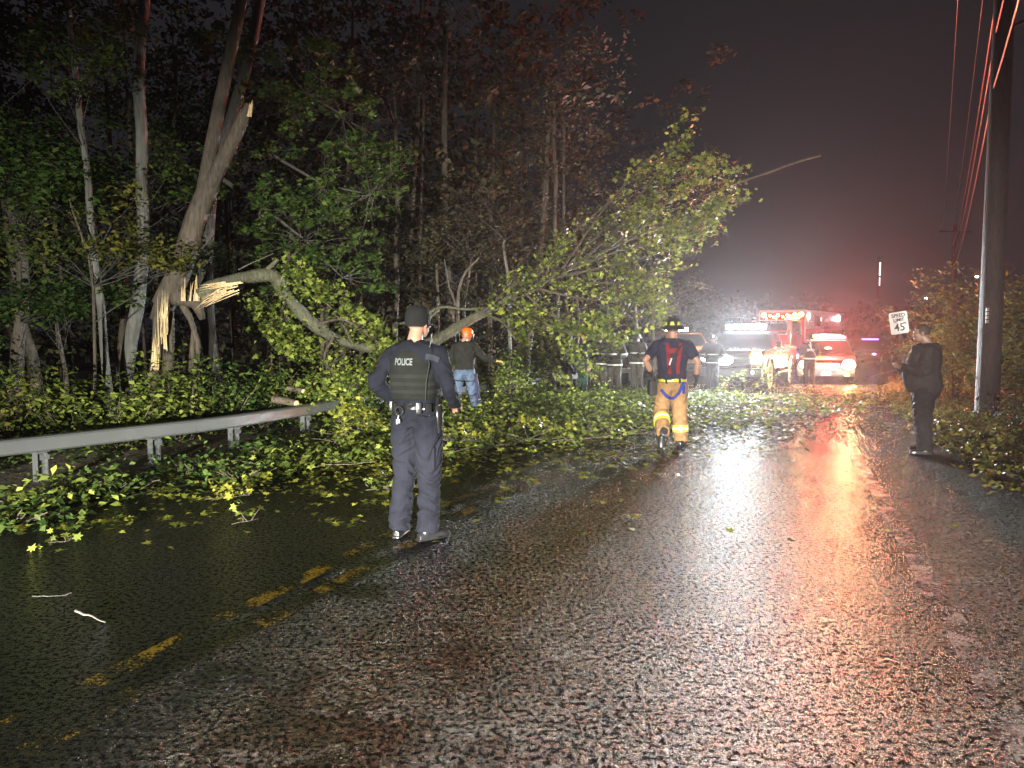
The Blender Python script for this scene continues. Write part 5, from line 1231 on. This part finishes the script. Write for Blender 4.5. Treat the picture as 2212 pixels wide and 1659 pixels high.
for k, (a, w_, h_) in enumerate([(235, .05, .075), (300, .045, .09), (322, .05, .07), (205, .05, .08)]):
    d = Vector((math.cos(R(a)) * .205, math.sin(R(a)) * .165, 1.06)); m = MB(); m.box((0, 0, 0), (w_, .035, h_), Matrix.Translation(d) @ Matrix.Rotation(R(a + 90), 4, 'Z'), bev=.008); m.build('belt_pouch', M_boot, o1)
m = MB(); m.box((.15, -.13, 1.56), (.05, .03, .07), Matrix.Translation((0, .06, -.05)), bev=.008).tube([(.165, -.07, 1.54), (.17, -.06, 1.63)], .006, 6); m.tube([(.15, -.09, 1.49), (.19, -.13, 1.40), (.17, -.15, 1.25), (.16, -.14, 1.12)], .005, 6); m.build('radio', M_plastic, o1)
m = MB(); m.box((.175, -.0, .66), (.035, .14, .17), bev=.012); m.build('cargo_pocket', C_pant, o1)

# ---- 2 chainsaw worker in orange helmet
wc = gnd(1004, 903)
J2 = dict(head=(.05, .05, 1.64), face=(.75, .8, -.25), sR=(.19, 0, 1.42), eR=(.37, .06, 1.20), wR=(.60, .16, 1.13), sL=(-.19, 0, 1.42), eL=(-.26, .05, 1.16), wL=(-.12, .26, 1.05), hL=(-.095, 0, .93), kL=(-.15, .0, .5), aL=(-.19, -.04, .09), hR=(.095, 0, .93), kR=(.15, .03, .5), aR=(.24, .02, .09), tR=(.4, 1, 0), w=(.17, .125, .18, .135, .215, .145))
o2, J, Mh, tp, tr, bd = figure('worker in orange forestry helmet, dark jacket and blue jeans reaching right', (wc.x, wc.y, 0), R(-4), J2, .011, top=cloth('dark_olive_jacket', (.014, .014, .012)), top_off=.022, legs=cloth('faded_blue_jeans', (.045, .065, .105), .8, .3, .35), leg_r=(.112, .082, .074, .072), hem=.05, wr=.013, collar=.02,
    glove=cloth('tan_work_glove', (.45, .34, .14)), hair=False, hands={'R': ((1, .3, -.1), (0, -.2, -1), .6)})
forestry_helmet(o2, Mh)
C_blk = cloth('black_webbing', (.012, .012, .013))
for q in ('L', 'R'):
    band(J['h' + q], J['k' + q], .42, .112, .025, C_blk, o2, 'chap_strap', depth=1.1); band(J['k' + q], J['a' + q], .12, .094, .022, C_blk, o2, 'chap_strap', depth=1.1)
m = MB(); m.loft([(.20, .03, .88), (.23, .05, .66), (.25, .06, .46), (.29, .05, .30)], [(.05, .11), (.05, .10), (.045, .09), (.045, .085)], n=14, sub=3); m.build('chaps', cloth('navy_chaps', (.02, .022, .05)), o2)

# ---- 3 firefighter, hands at hips, walking away
fc = gnd(1450, 962)
C_tan = cloth('tan_turnout_trousers', (.20, .115, .05), .9, .4, .25); C_tee = cloth('navy_t_shirt', (.012, .012, .026))
J3 = dict(pelvis=(0, 0, .93), waist=(0, 0, 1.09), chest=(0, .01, 1.36), upper=(0, .0, 1.53), head=(.0, .03, 1.72), w=(.185, .14, .195, .14, .225, .145), sL=(-.225, 0, 1.48), sR=(.225, 0, 1.48),
          eL=(-.42, -.07, 1.27), wL=(-.30, .04, 1.06), eR=(.36, -.06, 1.24), wR=(.37, .06, 1.00), hL=(-.10, 0, .90), hR=(.10, 0, .90), kL=(-.155, .04, .52), aL=(-.20, -.30, .235), tL=(-.1, -.35, -1), uL=(-.05, -1, .35), kR=(.125, .02, .48), aR=(.135, -.02, .10), tR=(.55, .9, 0))
o3, J, Mh, tp, tr, bd = figure('firefighter in navy t-shirt and tan turnout trousers walking away with hands at hips', (fc.x, fc.y, 0), R(2), J3, .010, top=C_tee, top_off=.014, sleeve=.4, arm_r=(.074, .058, .046), legs=C_tan, leg_r=(.125, .112, .105, .100), hem=.32, wr=.010,
    glove=M_glove, boot_s=1.18, hair=True, hands={'L': ((.45, .2, -.8), (1, .2, .2), .6), 'R': ((-.05, .1, -1), (-1, .1, 0), .75)}, fatglove=1.55)
C_blkh = pmat('black_helmet_shell', (.014, .014, .014), .35, coat=.3); fire_helmet(o3, Mh, C_blkh, sc=1.08)
for q, t in (('L', .46), ('R', .60)):
    for dt, mt, nm in ((-.055, M_refl_y, 'lime_stripe'), (0, M_refl_w, 'silver_stripe'), (.055, M_refl_y, 'lime_stripe')):
        band(J['k' + q], J['a' + q], t + dt * 1.55, .1185 + (.0015 if mt is M_refl_w else 0), .036, mt, o3, nm, depth=1.1)
C_redw = cloth('red_suspender', (.13, .008, .010), .9, .1); C_bluew = cloth('blue_harness_webbing', (.012, .02, .14), .7, .1)
strap(tp, [(-.115, -.2, 1.52), (-.10, -.2, 1.35), (-.09, -.2, 1.20), (-.075, -.2, 1.07)], .05, C_redw, o3, 'suspender'); strap(tp, [(.085, -.2, 1.52), (.065, -.2, 1.36), (.04, -.2, 1.20), (.045, -.2, 1.07)], .05, C_redw, o3, 'suspender')
strap(tp, [(-.12, -.2, 1.40), (0, -.2, 1.41), (.08, -.2, 1.40)], .07, C_redw, o3, 'suspender_yoke'); strap(tp, [(.10, -.2, 1.50), (-.02, -.2, 1.33), (-.10, -.2, 1.15), (-.14, -.2, 1.06)], .028, C_blk, o3, 'radio_strap', off=.012)
strap(tp, [(-.055, -.2, 1.30), (-.085, -.2, 1.20)], .018, M_refl_w, o3, 'strap_buckle', off=.017)
bl = wrapband(tr, .955, 1.000, M_refl_y, o3, 'harness_belt', off=.010)
strap(tr, [(-.12, -.3, 1.02), (-.12, -.3, .93)], .03, C_blk, o3, 'belt_loop', off=.018); strap(tr, [(.07, -.3, 1.03), (.075, -.3, .935)], .03, C_blk, o3, 'belt_loop', off=.018)
strap(tr, [(-.19, -.3, .84), (-.11, -.3, .745), (0, -.3, .705), (.07, -.3, .80), (.12, -.3, .93)], .045, C_bluew, o3, 'leg_strap'); strap(tr, [(.13, -.3, .95), (.14, -.3, .78)], .045, C_bluew, o3, 'hanging_strap', off=.012)
m = MB(); m.box((-.30, -.02, .86), (.12, .16, .22), bev=.03).tube([(-.30, -.02, .97), (-.28, .0, 1.08)], .012, 6); m.build('tool_pouch', M_glove, o3)
# ---- 4 heavy man in dark clothes, facing the vehicles
mc = gnd(1990, 978)
J4 = dict(pelvis=(0, 0, .94), waist=(0, .03, 1.09), chest=(0, .0, 1.30), upper=(0, -.02, 1.46), head=(.0, .05, 1.66), face=(0, 1, -.12), w=(.19, .19, .205, .215, .225, .18), sL=(-.21, -.02, 1.41), sR=(.21, -.02, 1.41),
          eL=(-.29, .02, 1.15), wL=(-.10, .26, 1.18), eR=(.29, .02, 1.15), wR=(.08, .29, 1.17), hL=(-.10, 0, .91), hR=(.10, 0, .91), kL=(-.13, .01, .50), kR=(.13, .0, .50), aL=(-.15, -.03, .09), aR=(.15, -.05, .09))
o_, J, Mh, tp, tr, bd = figure('heavy man in dark jacket standing by the white line, turned toward the vehicles', (mc.x, mc.y, 0), R(66), J4, .011, skin=M_skin_dk, top=cloth('dark_brown_jacket', (.018, .015, .015)), top_off=.026, arm_r=(.078, .066, .05), legs=cloth('charcoal_trousers', (.008, .008, .009)), leg_r=(.125, .098, .088, .085), leg_off=.004, jacket_len=.02, wr=.014, collar=.02,
    hands={'L': ((.6, .7, .3), (.3, -.3, 1), .5), 'R': ((-.6, .7, .3), (-.3, -.3, 1), .5)})
# ---- 5 firefighter in black jacket lettered SBFD in front of the suv
C_bunk = cloth('black_turnout_coat', (.010, .009, .008)); q = gnd(1747, 833)
o5_, J, Mh, tp, tr, bd = figure('firefighter from behind in black coat lettered SBFD between pickup and suv', (q.x, q.y, 0), R(-6), dict(w=(.175, .13, .18, .14, .21, .15), eL=(-.29, .02, 1.17), wL=(-.2, .25, 1.08), eR=(.29, .02, 1.17), wR=(.2, .25, 1.08)), .013, top=C_bunk, top_off=.03, arm_r=(.075, .068, .055), legs=C_bunk, leg_r=(.115, .09, .085, .08), jacket_len=.10, collar=.06, s=.93, glove=M_glove)
fire_helmet(o5_, Mh, C_blkh, tet=False)
bm = bmesh.new(); bm.from_mesh(tp.data); tv = BVHTree.FromBMesh(bm); bm.free()
tt = text_obj('SBFD', .115, M_refl_w, tp, Matrix.Translation((-.01, -.5, 1.26)) @ Matrix.Rotation(R(90), 4, 'X'), ext=.002, bold=.006)
for v_ in tt.data.vertices:
    hit = tv.ray_cast(Vector((v_.co.x, -1, v_.co.z)), Vector((0, 1, 0)))
    if hit[0]: v_.co.y = hit[0].y - .008 + (v_.co.y + .5)
wrapband(tp, .94, .99, M_refl_w, tp, 'hem_stripe', off=.008)
strap(tp, [(-.09, -.3, 1.47), (.0, -.3, 1.33), (.09, -.3, 1.20), (.17, -.3, 1.08)], .025, M_refl_w, o5_, 'radio_strap', off=.012); strap(tp, [(-.025, -.3, 1.56), (-.02, -.3, 1.44), (-.01, -.3, 1.33)], .045, M_refl_w, o5_, 'neck_tab', off=.01)
# ---- 6 silhouetted firefighter left of the black pickup, facing us
q = gnd(1537, 818)
o6, J, Mh, tp, tr, bd = figure('silhouetted firefighter in bulky gear standing left of the black pickup', (7.35 * .93, 23.4, 0), R(172), dict(w=(.18, .14, .185, .15, .22, .16), eL=(-.34, .0, 1.17), wL=(-.2, .26, 1.10), eR=(.34, .0, 1.17), wR=(.2, .26, 1.10)), .013, top=C_bunk, top_off=.034, arm_r=(.078, .07, .056), legs=C_bunk, leg_r=(.115, .09, .085, .08), jacket_len=.12, collar=.06, s=.93, glove=M_glove, eyes=True)
fire_helmet(o6, Mh, C_blkh, tet=False, shield=True)
o6.location = (zero(at(1538, 815, 21.4)).x, 21.4, 0); wrapband(tp, 1.16, 1.19, M_refl_w, tp, 'coat_stripe', off=.006); wrapband(tp, .90, .93, M_refl_w, tp, 'hem_stripe', off=.006)
# ---- 7-10 group behind the branches
C_coat = cloth('olive_brown_turnout_coat', (.035, .031, .023)); C_blue = cloth('navy_shirt', (.03, .035, .08))
def turnout(label, px, Y, rz, **kw):
    p = zero(at(px, 800, Y)); o, J, Mh, tp, tr, bd = figure(label, (p.x, p.y, 0), R(rz), dict(w=(.18, .14, .185, .15, .215, .155), eL=(-.30, .0, 1.17), wL=(-.12, .27, 1.13), eR=(.30, .0, 1.17), wR=(.12, .27, 1.10)), .013, top=C_coat, top_off=.03, arm_r=(.078, .068, .055), legs=C_coat, leg_r=(.118, .095, .09, .085), jacket_len=.14, collar=.05, s=.95, glove=M_glove, eyes=True, **kw)
    for z in (1.17, .86): wrapband(tp, z, z + .045, M_refl_w, tp, 'coat_stripe', off=.008)
    for q in 'LR': band(J['e' + q], J['w' + q], .55, .078, .035, M_refl_w, tp, 'sleeve_stripe')
    return o, Mh
o7, Mh = turnout('helmeted firefighter in striped turnout coat facing the camera, middle of the group', 1327, 20.0, 170); fire_helmet(o7, Mh, C_blkh, shield=True)
o8, Mh = turnout('bare headed firefighter in striped turnout coat left of the helmeted one', 1296, 20.8, 155)
o9, Mh = turnout('grey helmeted firefighter behind the left elbow of the walking firefighter', 1376, 21.5, 150); fire_helmet(o9, Mh, pmat('grey_helmet_shell', (.10, .10, .10), .4), tet=False)
p = zero(at(1258, 800, 18.6)); o10, J, Mh, tp, tr, bd = figure('worker in orange helmet and navy t-shirt half hidden by leaves', (p.x, p.y, 0), R(-70), dict(face=(.2, 1, -.3)), .012, top=C_blue, sleeve=.4, legs=cloth('dark_green_chaps', (.02, .045, .03)), s=.95); forestry_helmet(o10, Mh)
p = zero(at(1188, 800, 18.2)); o11, J, Mh, tp, tr, bd = figure('dark clothed worker bending over the cut branches behind the far rail', (p.x, p.y, 0), R(-80), dict(pelvis=(0, -.12, .90), waist=(0, -.02, 1.02), chest=(0, .18, 1.14), upper=(0, .30, 1.20), head=(0, .46, 1.28), face=(0, .8, -.6), sL=(-.18, .27, 1.17), sR=(.18, .27, 1.17), eL=(-.22, .42, .94), eR=(.22, .42, .94), wL=(-.12, .58, .78), wR=(.12, .58, .78), hL=(-.09, -.12, .88), hR=(.09, -.12, .88)), .012, top=cloth('dark_blue_work_jacket', (.014, .016, .028)), legs=C_pant, glove=M_glove, s=.97)

# ------------------------------------------------------------------ damp night air
hz = MB(); hz.box((20, 68, 9), (300, 300, 21)); me = hz.mesh('haze')
mh = bpy.data.materials.new('haze_volume'); mh.use_nodes = True; nt = mh.node_tree; nt.nodes.remove(nt.nodes['Principled BSDF'])
pv = nt.nodes.new('ShaderNodeVolumePrincipled'); pv.inputs['Density'].default_value = 0.00052; pv.inputs['Anisotropy'].default_value = 0.78; pv.inputs['Color'].default_value = (.95, .93, .97, 1)
nt.links.new(pv.outputs[0], nt.nodes['Material Output'].inputs['Volume'])
tag(mesh_obj('haze', me, mh), 'thin damp haze glowing round the vehicle lamps', 'haze', kind='stuff')
